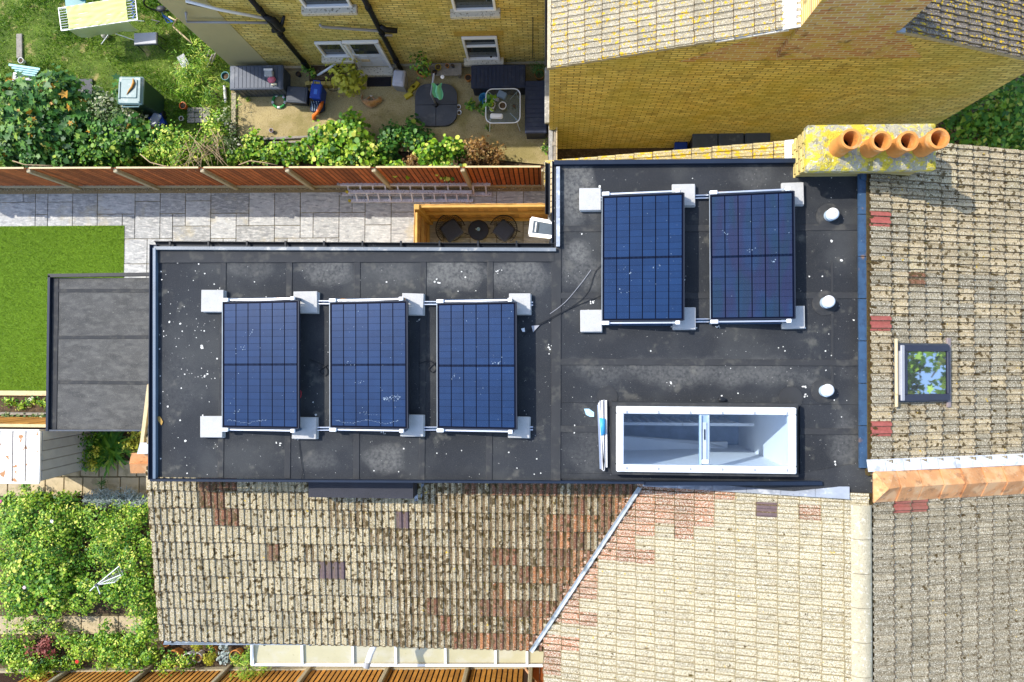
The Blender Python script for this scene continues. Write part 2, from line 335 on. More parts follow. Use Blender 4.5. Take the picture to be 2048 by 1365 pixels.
CONC = mat('concrete_block', (.47,.46,.44), rough=.9, var=.06, scale=14, bump=.4, bscale=220, layers=(((.30,.29,.27), 120, .62, .05, 2, .6), ((.34,.32,.28), 3, .6, .08, 4, .35)))
YARD = mat('yard_concrete', (.40,.315,.15), rough=.95, var=.22, scale=3, bump=.7, bscale=90, spec=.15, layers=(
    ((.21,.16,.07), 42, .58, .05, 3, .7), ((.58,.50,.32), 60, .62, .05, 2, .6), ((.20,.17,.05), 1.1, .58, .08, 5, .6), ((.16,.12,.06), 7, .66, .04, 5, .5)))
SOIL = mat('soil', (.085,.055,.03), rough=1, var=.5, scale=9, bump=1, bscale=40, layers=(((.25,.18,.10), 30, .62, .04, 4, .6), ((.03,.022,.012), 6, .58, .08, 5, .6)))
GRASSG = mat('rough_turf', (.10,.15,.018), rough=1, var=.5, scale=4, bump=.8, bscale=70, layers=(((.40,.31,.13), 2.6, .62, .06, 5, .8), ((.04,.075,.01), 1.7, .56, .1, 5, .6)))
LAWNM = mat('artificial_turf', (.12,.22,.008), rough=1, var=.25, scale=30, bump=.9, bscale=150)
TERRA = mat('terracotta', (.56,.225,.05), rough=.75, var=.15, scale=8, bump=.25, layers=(((.62,.34,.14), 7, .6, .07, 5, .6), ((.20,.10,.05), 16, .68, .04, 4, .5)))
TERRA_L = mat('orange_ridge_tile', (.60,.285,.115), rough=.85, var=.25, scale=6, bump=.5, objvar=.22, layers=(((.66,.42,.22), 5, .55, .07, 6, .65), ((.24,.12,.06), 8, .62, .05, 6, .6), ((.55,.50,.40), 30, .68, .03, 3, .6)))
LICHEN = mat('lichened_mortar', (.37,.34,.245), rough=.95, var=.2, scale=12, bump=1, bscale=55, layers=(
    ((.22,.20,.15), 40, .58, .06, 3, .6), ((.52,.41,.02), 5.2, .515, .04, 7, .92), ((.62,.52,.05), 19, .57, .03, 4, .75), ((.10,.095,.07), 9, .64, .03, 5, .6), ((.72,.68,.58), 18, .66, .03, 3, .7)))
MORTAR = mat('ridge_mortar', (.47,.41,.28), rough=.95, var=.2, scale=14, bump=.8, bscale=80, layers=(((.28,.24,.16), 60, .60, .05, 3, .6), ((.75,.70,.58), 20, .62, .05, 3, .5)))
FENCE_R = mat('red_brown_fence', (.36,.105,.030), rough=.85, var=.3, scale=7, bump=.4, bscale=30, objvar=.34, layers=(((.14,.04,.015), 5, .6, .1, 5, .5), ((.42,.20,.08), 12, .66, .06, 4, .5)))
FENCE_Y = mat('orange_fence', (.48,.215,.035), rough=.8, var=.25, scale=5, bump=.4, bscale=30, objvar=.2, layers=(((.26,.10,.02), 4, .58, .1, 5, .5), ((.55,.32,.09), 10, .64, .06, 4, .6)))
TIMBER = mat('yellow_timber', (.56,.33,.085), rough=.75, var=.15, scale=6, bump=.3, bscale=30, objvar=.12, layers=(((.34,.17,.04), 9, .66, .05, 5, .5),))
PALEWOOD = mat('pale_timber', (.60,.47,.27), rough=.8, var=.15, scale=7, bump=.3, layers=(((.36,.24,.11), 12, .66, .04, 4, .6),))
GREYWOOD = mat('weathered_wood', (.27,.24,.20), rough=.95, var=.25, scale=9, bump=.6, bscale=30, layers=(((.12,.10,.08), 20, .62, .05, 4, .6),))
POSTC = mat('concrete_post', (.42,.36,.24), rough=.95, var=.15, scale=10, bump=.5, layers=(((.26,.22,.12), 25, .62, .05, 3, .6),))
GRAVELM = mat('gravel_board', (.30,.22,.11), rough=.95, var=.2, scale=20, bump=.8, bscale=120, layers=(((.55,.45,.28), 70, .64, .04, 2, .7), ((.12,.08,.04), 55, .6, .04, 2, .6)))
SLAB = mat('grey_sandstone', (.345,.345,.33), rough=.85, var=.25, scale=4.5, bump=.8, bscale=11, objvar=.24, layers=(
    ((.60,.58,.54), 5, .56, .06, 9, .6, (.6,4)), ((.20,.20,.205), 4.2, .58, .06, 9, .6, (.75,3.5)), ((.70,.68,.64), 9, .63, .03, 6, .6, (.5,6)), ((.44,.38,.25), 1.7, .64, .07, 5, .5)))
PAVER = mat('concrete_paver', (.46,.37,.23), rough=.9, var=.15, scale=5, bump=.4, bscale=90, objvar=.14, layers=(((.22,.18,.09), 5, .60, .08, 5, .6),))
STONE = mat('stone_sill', (.60,.55,.44), rough=.9, var=.1, scale=8, bump=.5, layers=(((.17,.13,.08), 22, .60, .03, 5, .85), ((.05,.045,.03), 40, .68, .03, 3, .7)))
CLOTHG = mat('green_cloth', (.52,.56,.20), rough=.9, var=.06, bump=.1, sheen=.3)
GREYPL = mat('grey_plastic', (.32,.32,.34), rough=.5, var=.08, bump=.05)
SLATEPL = mat('slate_grey_plastic', (.050,.060,.078), rough=.55, var=.15, scale=8, bump=.15, layers=(((.14,.15,.16), 5, .63, .06, 5, .5),))
BINGREEN = mat('grey_green_plastic', (.12,.20,.20), rough=.45, var=.12, scale=6, bump=.08, layers=(((.40,.44,.44), 4, .60, .08, 4, .6),))
BINDARK = mat('dark_green_plastic', (.015,.045,.03), rough=.5, var=.2, bump=.1)
BLUEPL = mat('blue_plastic', (.008,.045,.30), rough=.4, var=.1, bump=.03)
TEALPL = mat('teal_plastic', (.03,.20,.22), rough=.45, var=.15, bump=.03)
ORANGE = mat('orange_plastic', (.75,.16,.015), rough=.45, var=.08, bump=.03)
POTW = mat('white_plastic', (.72,.70,.68), rough=.5, var=.08, bump=.05)
WIRE = mat('black_metal', (.010,.010,.012), rough=.5, var=.1, bump=0)
CUSH = mat('charcoal_cushion', (.055,.066,.10), rough=.95, var=.15, scale=20, bump=.4, bscale=200, sheen=.3)
RUBBER = mat('black_mat', (.018,.016,.020), rough=.95, var=.3, scale=30, bump=1, bscale=90)
YELLOW = mat('yellow_block', (.48,.38,.03), rough=.8, var=.12, bump=.3)
MINT = mat('mint_towel', (.22,.66,.36), rough=.95, var=.1, bump=.3, bscale=120, sheen=.4)
TWIG = mat('bare_twig', (.36,.26,.15), rough=.95, var=.3, bump=.3)
BARK = mat('bark', (.10,.07,.04), rough=1, var=.3, bump=.6)
MOSSM = mat('moss', (.095,.058,.016), rough=1, var=.45, scale=40, bump=1, bscale=150, layers=(((.13,.12,.02), 25, .6, .06, 3, .6),))
DROP = mat('bird_dropping', (.66,.65,.60), rough=.9, var=.15, scale=60, bump=.3)
GLASS = glassmat('window_glass', (.90,.95,1.0), .05, .02, 0)
GLASSD = glassmat('frosted_table_glass', (.66,.72,.72), .05, .3)
LF_IVY = leafmat('leaf_ivy', [(0,(.02,.085,.008)),(.4,(.085,.23,.014)),(.7,(.21,.37,.024)),(1,(.50,.54,.08))])
LF_SUN = leafmat('leaf_sunny', [(0,(.018,.085,.006)),(.36,(.11,.28,.012)),(.7,(.33,.49,.03)),(1,(.70,.70,.14))])
LF_MAPLE = leafmat('leaf_maple', [(0,(.014,.075,.012)),(.5,(.055,.175,.02)),(.85,(.16,.31,.03)),(.95,(.26,.37,.04)),(1,(.56,.28,.03))])
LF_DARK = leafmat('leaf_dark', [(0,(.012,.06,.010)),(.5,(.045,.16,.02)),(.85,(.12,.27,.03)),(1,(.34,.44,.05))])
LF_YELLOW = leafmat('leaf_yellow', [(0,(.18,.20,.01)),(.5,(.46,.45,.03)),(1,(.72,.68,.10))])
LF_SILVER = leafmat('leaf_silver', [(0,(.14,.20,.18)),(.6,(.34,.41,.39)),(1,(.58,.62,.60))])
LF_DRY = leafmat('leaf_dry', [(0,(.10,.045,.012)),(.5,(.28,.14,.035)),(1,(.50,.33,.12))])
LF_GRASS = leafmat('grass_blade', [(0,(.035,.11,.006)),(.45,(.12,.25,.010)),(.8,(.30,.42,.03)),(1,(.62,.56,.20))])
LF_LAWN = leafmat('lawn_blade', [(0,(.05,.115,.003)),(.5,(.125,.25,.006)),(1,(.34,.50,.03))])
LF_RED = leafmat('leaf_red', [(0,(.10,.03,.02)),(.6,(.30,.07,.06)),(1,(.45,.16,.10))])
LF_VAR = leafmat('leaf_variegated', [(0,(.04,.10,.02)),(.5,(.12,.20,.04)),(.75,(.40,.42,.22)),(1,(.62,.60,.45))])

# ================================================================== GROUND
def sheet(name, poly, z, m, kind='structure', th=.02): return mesh(name, MB().prism([(p[0], p[1]) for p in poly], z-th, z), m, kind=kind)
mesh('ground', MB().prism([(-60,-60),(60,-60),(60,60),(-60,60)], -.3, -.06), SOIL, kind='structure')
def wx(px, py=700): return P(px, py, 0).x
sheet('rough_lawn', [(-17,4.15),(-7.75,4.15),(-7.75,9.5),(-17,9.5)], -.01, GRASSG)
sheet('concrete_yard', [P(462,272,0), P(1096,330,0), P(1096,130,0), P(462,130,0)], .0, YARD)
sheet('planting_bed', [(-7.7,4.12),(-2.2,4.1),(-2.2,4.75),(-7.7,5.25)], .006, SOIL)
sheet('side_passage', [(.12,2.8),(8.5,2.8),(8.5,4.95),(.12,4.95)], .0, SOIL)
sheet('back_garden', [(8.5,2),(16,2),(16,12),(8.5,12)], .0, SOIL)
sheet('neighbour_garden_soil', [(-17,-8),(-5.9,-8),(-5.9,-1.8),(-17,-1.8)], -.012, SOIL)
sheet('concrete_side_return', [(-6.4,-7.7),(.2,-7.7),(.2,-4.2),(-6.4,-4.2)], .0, PAVER)
# --- sandstone paving: slabs on a 300 mm module, laid as in the photograph
paving = sheet('paving', [(-17,.6),(-.02,.6),(-.02,3.98),(-17,3.98)], -.022, mat('paving_joint', (.23,.18,.09), rough=1, bump=.5))
U0 = P(46.5, 377, 0); UX = (P(422, 377, 0).x-U0.x)/15; UY = (U0.y-P(100, 451, 0).y)/3
U0 = Vector((U0.x, P(400, 377, 0).y, 0))
fixed = [(-3,0,3,1),(0,0,1,1),(-2,1,3,2),(1,0,1,2),(1,2,1,1),(2,0,2,1),(2,1,2,2),(4,0,2,3),(6,0,3,2),(6,2,2,1),(8,2,1,2),(9,0,2,1),(9,1,2,3),(11,0,2,2),(11,2,1,2),(12,2,1,1),(13,0,2,1),(13,1,2,2),(12,3,3,2),(15,0,3,2),(15,2,2,2),(17,2,1,1),(18,0,2,3),(17,3,3,2),(8,4,2,2),(8,6,2,2),(10,4,2,2),(15,4,1,1),(16,4,1,1)]
occ = set(); slabs = []
def put(c, r, w, h):
    for i in range(w):
        for j in range(h): occ.add((c+i, r+j))
    slabs.append((c, r, w, h))
for s_ in fixed: put(*s_)
def ok(c, r): return (c < 42) and r < 11 and (r < 3 or c >= 8) and not (c < 8 and r > 2)
for r in range(0, 11):
    for c in range(-4, 42):
        if (c, r) in occ or not ok(c, r): continue
        opts = [(3,2),(2,3),(2,2),(2,2),(1,2),(2,1),(3,1),(1,1)]; random.shuffle(opts[:6])
        opts = random.sample(opts[:6], 6)+[(2,1),(1,2),(1,1)]
        for w, h in opts:
            if all((c+i, r+j) not in occ and ok(c+i, r+j) for i in range(w) for j in range(h)): put(c, r, w, h); break
slabmesh = {}
for (c, r, w, h) in slabs:
    if (w, h) not in slabmesh:
        mb = MB().bbox((0,0,-.02), (w*UX-.014, h*UY-.014, .04), b=.006); me = bpy.data.meshes.new('slab'); me.from_pydata(mb.v, [], mb.f); me.materials.append(SLAB); slabmesh[(w, h)] = me
    x = U0.x+(c+w/2)*UX; y = U0.y-(r+h/2)*UY
    inst('slab', slabmesh[(w, h)], paving, Matrix.Translation((x, y, random.uniform(-.003,.003))) @ Matrix.Rotation(random.gauss(0,.0015), 4, 'Z'))
# --- gravel strip at the fence foot
sheet('gravel_strip', [(-17,3.95),(-.05,3.90),(-.05,4.07),(-17,4.17)], .012, GRAVELM, 'structure')
n = 5000; gx = rng.uniform(-14,-.1,n); gy = 3.985+rng.uniform(-.035,.07,n)-.006*gx*.9
scatter('gravel', np.c_[gx, gy, np.full(n,.016)], rng.normal(size=(n,3))*.5+np.array([0,0,1]), rng.uniform(.012,.03,n), 'round', leafmat('gravel_stone', [(0,(.12,.08,.04)),(.5,(.36,.27,.14)),(1,(.65,.56,.40))], 0), kind='stuff', label='loose tan gravel along the foot of the red fence', cat='gravel')
# --- artificial lawn
lx1 = P(247,600,0).x; ly1 = P(200,452,0).y; ly0 = P(200,783,0).y
sheet('lawn', [(-17,ly0),(lx1,ly0),(lx1,ly1),(-17,ly1)], .008, LAWNM)
n = 110000; p_ = np.c_[rng.uniform(-16.2,lx1,n), rng.uniform(ly0,ly1,n), np.full(n,.006)]
pat = np.sin(p_[:,0]*2.3)*np.sin(p_[:,1]*1.7+1)*.10
scatter('lawn_grass', p_, rng.normal(size=(n,3))*.5+np.array([0,.0,.35]), rng.uniform(.026,.05,n), 'blade', LF_LAWN, tint=np.clip(.45+pat+rng.normal(0,.27,n),0,1), heading=np.c_[rng.normal(0,.6,(n,2)), np.full(n,1.1)], kind='stuff', label='short even green artificial turf of the small lawn', cat='grass')

# ================================================================== HOUSES
ZR = 7.05
XRID = 4.25
def zF(x): return 7.2-.30*(x-XRID)             # street-side slope
def zM(x): return 7.2-.262*(XRID-x)            # garden-side slope
def zO(y): return 6.44-.160*(-1.93-y)          # rear wing slope
our = thing('terraced_house', 'terraced house with black flat roof dormers carrying the solar panels', 'house', (0,0,0))
nbr = thing('terraced_house', 'terraced house with pale cream tiled slopes beside the orange ridge tiles', 'house', (4.2,-4.8,0))
wing = thing('rear_wing', 'rear wing with mossy cream and red tiles next to the leafy garden', 'house wing', (-3,-3.2,0))
gab = thing('gable_house', 'yellow brick house with a tall windowless gable and lichened tiles', 'house', (4.2,6,0))
rear = thing('brick_rear_wing', 'yellow brick rear wing with white door, windows and black drainpipes', 'house wing', (-4,7,0))
# walls
def profile(y0, y1, pts, m, parent, name='wall'):
    mb = MB(); n = len(pts); a = [Vector((x, y0, z)) for x, z in pts]; b = [Vector((x, y1, z)) for x, z in pts]
    mb.add(a+b, [tuple(range(n)), tuple(range(2*n-1, n-1, -1))]+[(i, n+i, n+(i+1) % n, (i+1) % n) for i in range(n)]); return mesh(name, mb, m, parent)
profile(2.52, 2.80, [(.12,0),(8.2,0),(8.2,5.75),(XRID,6.80),(.12,5.85)], BRICK_G, our)
profile(-1.80, -1.69, [(.12,0),(8.2,0),(8.2,5.75),(XRID,6.80),(.12,5.85)], BRICK_G, our)
mesh('wall', MB().box((.24,.485,3.0), (.24,4.06,6.0)), BRICK_S, our); mesh('wall', MB().box((8.08,.485,2.9), (.24,4.06,5.8)), BRICK_S, our)
mb = MB().box((-2.70,-.16,3.4), (5.6,3.12,6.8)); mesh('wing_wall', mb, BRICK_S, our)
mb = MB().box((-8.0,-.03,1.36), (4.5,3.0,2.72)); mesh('extension_wall', mb, RENDER, our)
mb = MB().box((.2,.4,6.45), (.1,4.0,1.1)).box((2.2,2.47,6.45), (4.0,.1,1.1)).box((2.2,-1.70,6.5), (4.0,.1,1.0)); mesh('dormer_cheek', mb, BLACK, our)
profile(-2.05, -1.805, [(.15,0),(8.2,0),(8.2,5.75),(XRID,6.80),(.15,5.80)], BRICK_G, nbr)
profile(-8.3, -8.05, [(.15,0),(8.2,0),(8.2,5.75),(XRID,6.80),(.15,5.80)], BRICK_G, nbr)
mesh('wall', MB().box((.27,-5.05,2.95), (.24,6.0,5.9)), BRICK_S, nbr); mesh('wall', MB().box((8.08,-5.05,2.9), (.24,6.0,5.8)), BRICK_S, nbr)
mesh('wall', MB().box((-2.95,-3.1,2.9), (5.8,2.5,5.8)), mat('cream_render', (.66,.58,.38), rough=.9, var=.06, bump=.2), wing)

# ------------------------------------------------------------------ roof tiles
def tile_me(w, L, m, ribs=2, var=0):
    p = [(0,.0)]; k = w/ribs
    for i in range(ribs): o = i*k; p += [(o+.10*k,.001),(o+.20*k,.021),(o+.60*k,.024),(o+.72*k,.002),(o+k,.0)]
    n = len(p); e = L-.013
    vs = [(x, 0, z) for x, z in p]+[(x, e, z+.028*e/L) for x, z in p]+[(x, L, z+.028) for x, z in p]+[(x, L, z+.004) for x, z in p]
    fs = [(i, i+1, n+i+1, n+i) for i in range(n-1)]+[(n+i, n+i+1, 2*n+i+1, 2*n+i) for i in range(n-1)]+[(2*n+i, 2*n+i+1, 3*n+i+1, 3*n+i) for i in range(n-1)]
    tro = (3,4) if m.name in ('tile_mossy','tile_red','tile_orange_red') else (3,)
    gi = [1 if (i % 5) in tro else 0 for i in range(n-1)]+[1]*(2*(n-1))  # dirt plus painted-in shadow lines on tail edges and rib grooves
    me = bpy.data.meshes.new('tile'); me.from_pydata(vs, [], fs); me.materials.append(m); me.materials.append(GRIMEL_SHADE if m.name == 'tile_pale' else GRIME_SHADE); me.polygons.foreach_set('material_index', gi)
    return me
TM = {}
GRIMEL_SHADE = mat('tile_pale_grime_shade', (.25,.205,.115), rough=1, var=.4, scale=30, bump=.6, bscale=90, layers=(((.45,.38,.22), 45, .56, .06, 3, .8), ((.11,.085,.045), 12, .60, .06, 4, .7)))
GRIME_SHADE = mat('tile_grime_shade', (.13,.085,.042), rough=1, var=.5, scale=30, bump=.6, bscale=90, layers=(((.30,.25,.15), 45, .56, .06, 3, .8), ((.05,.038,.02), 12, .58, .06, 4, .7)))
def lay(parent, C, U, V, gauge, width, rows, cols, keep, choose, limit=300, seed=1):
    """lay roof tiles from the top corner C along U and down V; nearest ones as objects, the rest as one mesh"""
    rd = random.Random(seed); U = Vector(U).normalized(); V = Vector(V).normalized(); Nn = U.cross(V).normalized(); C = Vector(C); spots = []
    for r in range(rows):
        for c in range(cols):
            o = C+U*(c*width)+V*(r*gauge); mid = o+U*width/2+V*gauge/2
            if not keep(mid): continue
            px, py = pix(mid)
            vis = -25 < px < 2073 and -25 < py < 1390
            if not (-650 < px < 2700 and -650 < py < 2000): continue
            spots.append((mid, o, r, c, vis))
    spots.sort(key=lambda s: (not s[4], (s[0]-Vector((0,0,HC))).length))
    rest = {}
    for k, (mid, o, r, c, vis) in enumerate(spots):
        m = choose(mid, r, c, rd); key = (width, gauge, m.name)
        if key not in TM: TM[key] = tile_me(width-.003, gauge+.035, m)
        a = rd.gauss(0,.006); t = rd.gauss(0,.006)
        M = basis(o+Nn*(rd.uniform(0,.004)+.004)+V*rd.gauss(0,.003), U, V, Nn) @ Matrix.Rotation(a, 4, 'Z') @ Matrix.Rotation(t, 4, 'X')
        if k < limit and vis: inst('tile', TM[key], parent, M)
        else: rest.setdefault(m.name, []).append((TM[key], M))
    for mn, lst in rest.items():
        mb = MB()
        mi = []
        for me, M in lst: mb.add([M @ v.co for v in me.vertices], [tuple(p.vertices) for p in me.polygons]); mi += [p.material_index for p in me.polygons]
        o = mesh('tiles', mb, MATS[mn], parent, kind='stuff'); o.data.materials.append(GRIMEL_SHADE if mn == 'tile_pale' else GRIME_SHADE); o.data.polygons.foreach_set('material_index', mi)
    return [(m, U, V, Nn) for m, *_ in spots]
def moss(parent, spots, n, seed, bias, gauge, width, trough=.5):
    """moss cushions along the tails and in the troughs of the tiles"""
    rd = random.Random(seed); mb = MB(); k = 0
    while k < n:
        mid, U, V, Nn = rd.choice(spots)
        if rd.random() > bias(mid): k += .34; continue
        tr = rd.random() < trough
        if tr: p = mid+U*rd.choice((-.07,.43))*width+U*rd.gauss(0,.006)+V*rd.uniform(-.5,.5)*gauge; h = .012
        else: p = mid+U*rd.uniform(-.5,.5)*width+V*(.5*gauge+rd.gauss(.012,.012)); h = .017
        s = rd.uniform(.011,.038); e = rd.uniform(1.2,3.4) if tr else rd.uniform(.7,1.4); vs = [p+Nn*(h+s*.55)]
        for j in range(6):
            a = j*math.pi/3+rd.random()*.6; q = s*rd.uniform(.7,1.25); vs.append(p+U*math.cos(a)*q+V*math.sin(a)*q*e+Nn*(h-.012))
        mb.add(vs, [(0, 1+j, 1+(j+1) % 6) for j in range(6)]); k += 1
    mesh('moss', mb, MOSSM, parent, smooth=True, kind='stuff')
GA, TW = .272, .2
def vnoise(x, y, s=1.0, o=0): return .5+.25*(math.sin(x*s*1.7+o+1.3*math.sin(y*s*.9+o))+math.sin(y*s*2.1+1.1*o+1.7*math.sin(x*s*1.3)))
# rear wing: slope towards -Y, red patches by the flat roof and along the valley
VALX = lambda y: (7.2-.262*XRID, 0)[0] and ((6.44+.160*(1.93+y))-(7.2-.262*XRID))/.262
red_cells = {(0,3),(0,4),(0,5),(1,3),(1,4)}
def chooseO(m, r, c, rd):
    px, py = pix(m)
    if (abs(px-545) < 13 and abs(py-1103) < 17) or (abs(px-870) < 14 and abs(py-1200) < 17 and rd.random() < .8): return T_RED
    if abs(px-648) < 14 and abs(py-1138) < 16: return T_PURPLE
    if abs(px-672) < 12 and abs(py-1138) < 16: return T_PURPLE
    if abs(px-815) < 13 and abs(py-1040) < 16: return T_PURPLE
    if (395 < px < 470 and py < 992) or (400 < px < 425 and py < 1025) or (425 < px < 478 and 1025 < py < 1055): return T_RED
    dv = (VALX(m.y)-m.x)*125
    if dv < 60+110*vnoise(m.x*3, m.y*3, 2.0, 1) and rd.random() < .80: return T_ORNG if rd.random() < .55 else T_RED
    if dv < 330 and py < 995 and px > 850 and rd.random() < .75: return T_RED
    if dv < 260 and rd.random() < .16: return T_RED
    if rd.random() < .012: return T_RED
    return T_MOSSY if rd.random() < (px-620)/330+.35*(vnoise(m.x,m.y,2.3,2.)-.5) else T_CREAM
vO = Vector((0,-1,-.160)).normalized(); nO = Vector((-1,0,0)).cross(vO)
deck = MB().prism([(-6.05,-1.75,zO(-1.75)-.012),(1.55,-1.75,zO(-1.75)-.012),(-.55,-4.50,zO(-4.50)-.012),(-6.05,-4.50,zO(-4.50)-.012)], .12, None)
roofO = mesh('roof', deck, MOSSM, wing)
spO = lay(roofO, (1.75,-1.80,zO(-1.80)), (-1,0,0), vO, GA, TW, 10, 39, lambda m: m.x < VALX(m.y)+.13 and m.x > -6.1, chooseO, 300, 3)
moss(roofO, spO, 7500, 5, lambda m: .05+.95*max(0, min(1, (pix(m)[0]-560)/330))*(1 if pix(m)[1] > 1010 else .5) + (.6 if pix(m)[0] < 350 else 0), GA, TW, .78)
# main slopes of the cream-tiled house
def chooseM(m, r, c, rd):
    px, py = pix(m)
    if abs(px-1552) < 21 and abs(py-1016) < 14: return T_PURPLE
    if (abs(px-1422) < 20 and abs(py-1000) < 18) or (abs(px-1637) < 19 and abs(py-1022) < 14): return T_REDM
    if abs(px-1306) < 20 and abs(py-1126) < 14: return T_REDM
    dv = (m.x-VALX(m.y))*135
    if dv < 75 and rd.random() < .72: return T_REDM
    if dv < 160 and py < 1075 and rd.random() < .85: return T_REDM
    return T_PALE
vM = Vector((-1,0,-.262)).normalized()
deck = MB().prism([(XRID,-1.86,zM(XRID)-.012),(XRID,-8.2,zM(XRID)-.012),(.02,-8.2,zM(.02)-.012),(.02,-4.55,zM(.02)-.012),(-.35,-4.5,zM(-.35)-.012),(1.45,-1.86,zM(1.45)-.012)], .12, None)
roofM = mesh('garden_slope', deck, MOSSM, nbr)
ML = lambda m: m.x > max(VALX(m.y)-.10, -.05 if m.y < -4.4 else -9)
spM = lay(roofM, (XRID,-8.05,zM(XRID)), (0,1,0), vM, GA+.003, TW, 18, 31, ML, chooseM, 210, 4)
moss(roofM, spM, 220, 6, lambda m: .5, GA, TW)
vF = Vector((1,0,-.30)).normalized()
deck = MB().prism([(XRID,-1.86,zF(XRID)-.012),(XRID,-8.2,zF(XRID)-.012),(8.4,-8.2,zF(8.4)-.012),(8.4,-1.86,zF(8.4)-.012)], .12, None)
roofG = mesh('street_slope', deck, MOSSM, nbr)
def chooseG(m, r, c, rd):
    px, py = pix(m)
    if py < 1012 and 1785 < px < 1850: return T_REDNEW
    if r == 0 and py < 1035: return T_PURPLE if rd.random() < .4 else T_GREY
    return T_GREY
spG = lay(roofG, (XRID+.05,-1.93,zF(XRID+.05)), (0,-1,0), vF, GA, TW, 15, 31, lambda m: True, chooseG, 90, 5)
moss(roofG, spG, 330, 7, lambda m: .2+.7*(m.y > -2.4), GA, TW)
# street slope of the flat-roofed house
def chooseF(m, r, c, rd):
    px, py = pix(m)
    if 1755 < px < 1790 and any(abs(py-q) < 14 for q in (427,650,845)): return T_REDNEW
    if r < 3 and rd.random() < .05: return T_RED
    if px > 1800 and py < 560: return T_BUFF if rd.random() < .75 else T_CREAM
    return T_GREY if rd.random() < .62 else T_BUFF
deck = MB().prism([(XRID,-1.62,zF(XRID)-.012),(XRID,2.87,zF(XRID)-.012),(8.4,2.87,zF(8.4)-.012),(8.4,-1.62,zF(8.4)-.012)], .12, None)
roofF = mesh('street_slope', deck, MOSSM, our)
spF = lay(roofF, (XRID+.03,2.90,zF(XRID+.03)), (0,-1,0), vF, GA, TW, 15, 23, lambda m: m.y > -1.68, chooseF, 300, 8)
moss(roofF, spF, 4300, 9, lambda m: max(0,1.5*vnoise(m.x,m.y,2.6,.4)-.35) if pix(m)[0] > 1790 else .12, GA, TW)
# strip of the old garden-side slope left beside the dormer
deck = MB().prism([(XRID,2.60,zM(XRID)-.09),(XRID,2.93,zM(XRID)-.09),(.05,2.93,zM(.05)-.09),(.05,2.60,zM(.05)-.09)], .1, None)
roofS = mesh('old_slope', deck, T_BUFF, our)
T_LICH = tilemat('tile_lichened_buff', (.55,.42,.17), .4, .74, .555, .68)
lay(roofS, (XRID-.02,2.55,zM(XRID-.02)-.07), (0,1,0), vM, GA+.003, TW, 16, 2, lambda m: True, lambda m, r, c, rd: T_LICH, 60, 10)
# gable house slopes
def zGL(x): return 4.87+.36*x
def zGR(x): return 6.42-.42*(x-4.3)
YG = 4.925
profile(YG, YG+.3, [(.02,0),(8.33,0),(8.33,4.66),(4.3,6.34),(.02,4.79)], BRICK_G, gab)
mesh('wall', MB().box((.14,6.2,2.4), (.24,2.0,4.8)), BRICK_S, gab); mesh('wall', MB().box((8.2,6.6,2.3), (.24,2.8,4.6)), BRICK_S, gab)
for nm, x0, x1, fz in (('garden_slope',-.02,4.3,zGL),('street_slope',4.3,8.6,zGR)):
    dk = mesh(nm, MB().prism([(x0,YG-.05,fz(x0)-.012),(x1,YG-.05,fz(x1)-.012),(x1,8.2,fz(x1)-.012),(x0,8.2,fz(x0)-.012)], .09, None), MORTAR, gab)
    if x0 < 1: lay(dk, (4.28,YG-.07,zGL(4.28)), (0,1,0), (-1,0,-.36), .297, TW, 15, 6, lambda m: True, lambda m, r, c, rd: T_NEIGH, 150, 11)
    else: lay(dk, (4.32,YG-.07+1.4,zGR(4.32)), (0,-1,0), (1,0,-.42), .30, TW, 14, 7, lambda m: True, lambda m, r, c, rd: T_DARK, 150, 12)
# ================================================================== FLAT ROOF of the solar house
flat = mesh('flat_roof', MB().box((-2.72,-.15,6.93), (5.62,3.2,.2)).prism([P(1108,326,7.0),P(1727,322,7.0),P(1729,800,7.0),P(1108,800,7.0)],6.85,7.03).prism([P(1108,801,7.0),P(1226,801,7.0),P(1226,966,7.0),P(1108,966,7.0)],6.85,7.03).prism([P(1601,801,7.0),P(1729,801,7.0),P(1729,978,7.0),P(1601,968,7.0)],6.85,7.03).prism([P(1227,953,7.0),P(1600,953,7.0),P(1600,966,7.0),P(1227,966,7.0)],6.85,7.03), FELT, our)
XI = P(1110,600,ZR).x
xs = [P(x,700,ZR).x for x in (312,443,577,712,845,978)]+[XI]
yt = P(700,497,ZR).y; yb = P(700,960,ZR).y
def sheet_x(x0, x1, y0, y1, lap=.055):
    mb = MB().box(((x0+x1)/2,(y0+y1)/2,ZR-.012), (x1-x0-.002,y1-y0,.018)); return mb
for i in range(6):
    mesh('felt_sheet', sheet_x(xs[i], xs[i+1], yb, yt), FELT, flat)
    if i: mesh('felt_lap', MB().bbox((xs[i]+.01+random.gauss(0,.004),(yb+yt)/2,ZR+.001), (.085,yt-yb-.01,.012), b=.004, rz=random.gauss(0,.003)), FELT_LAP, flat)
ym = [P(1400,y,ZR).y for y in (330,457,592,726,861,962)]
xr = P(1722,600,ZR).x; sk0, sk1 = P(1226,806,ZR), P(1600,953,ZR)
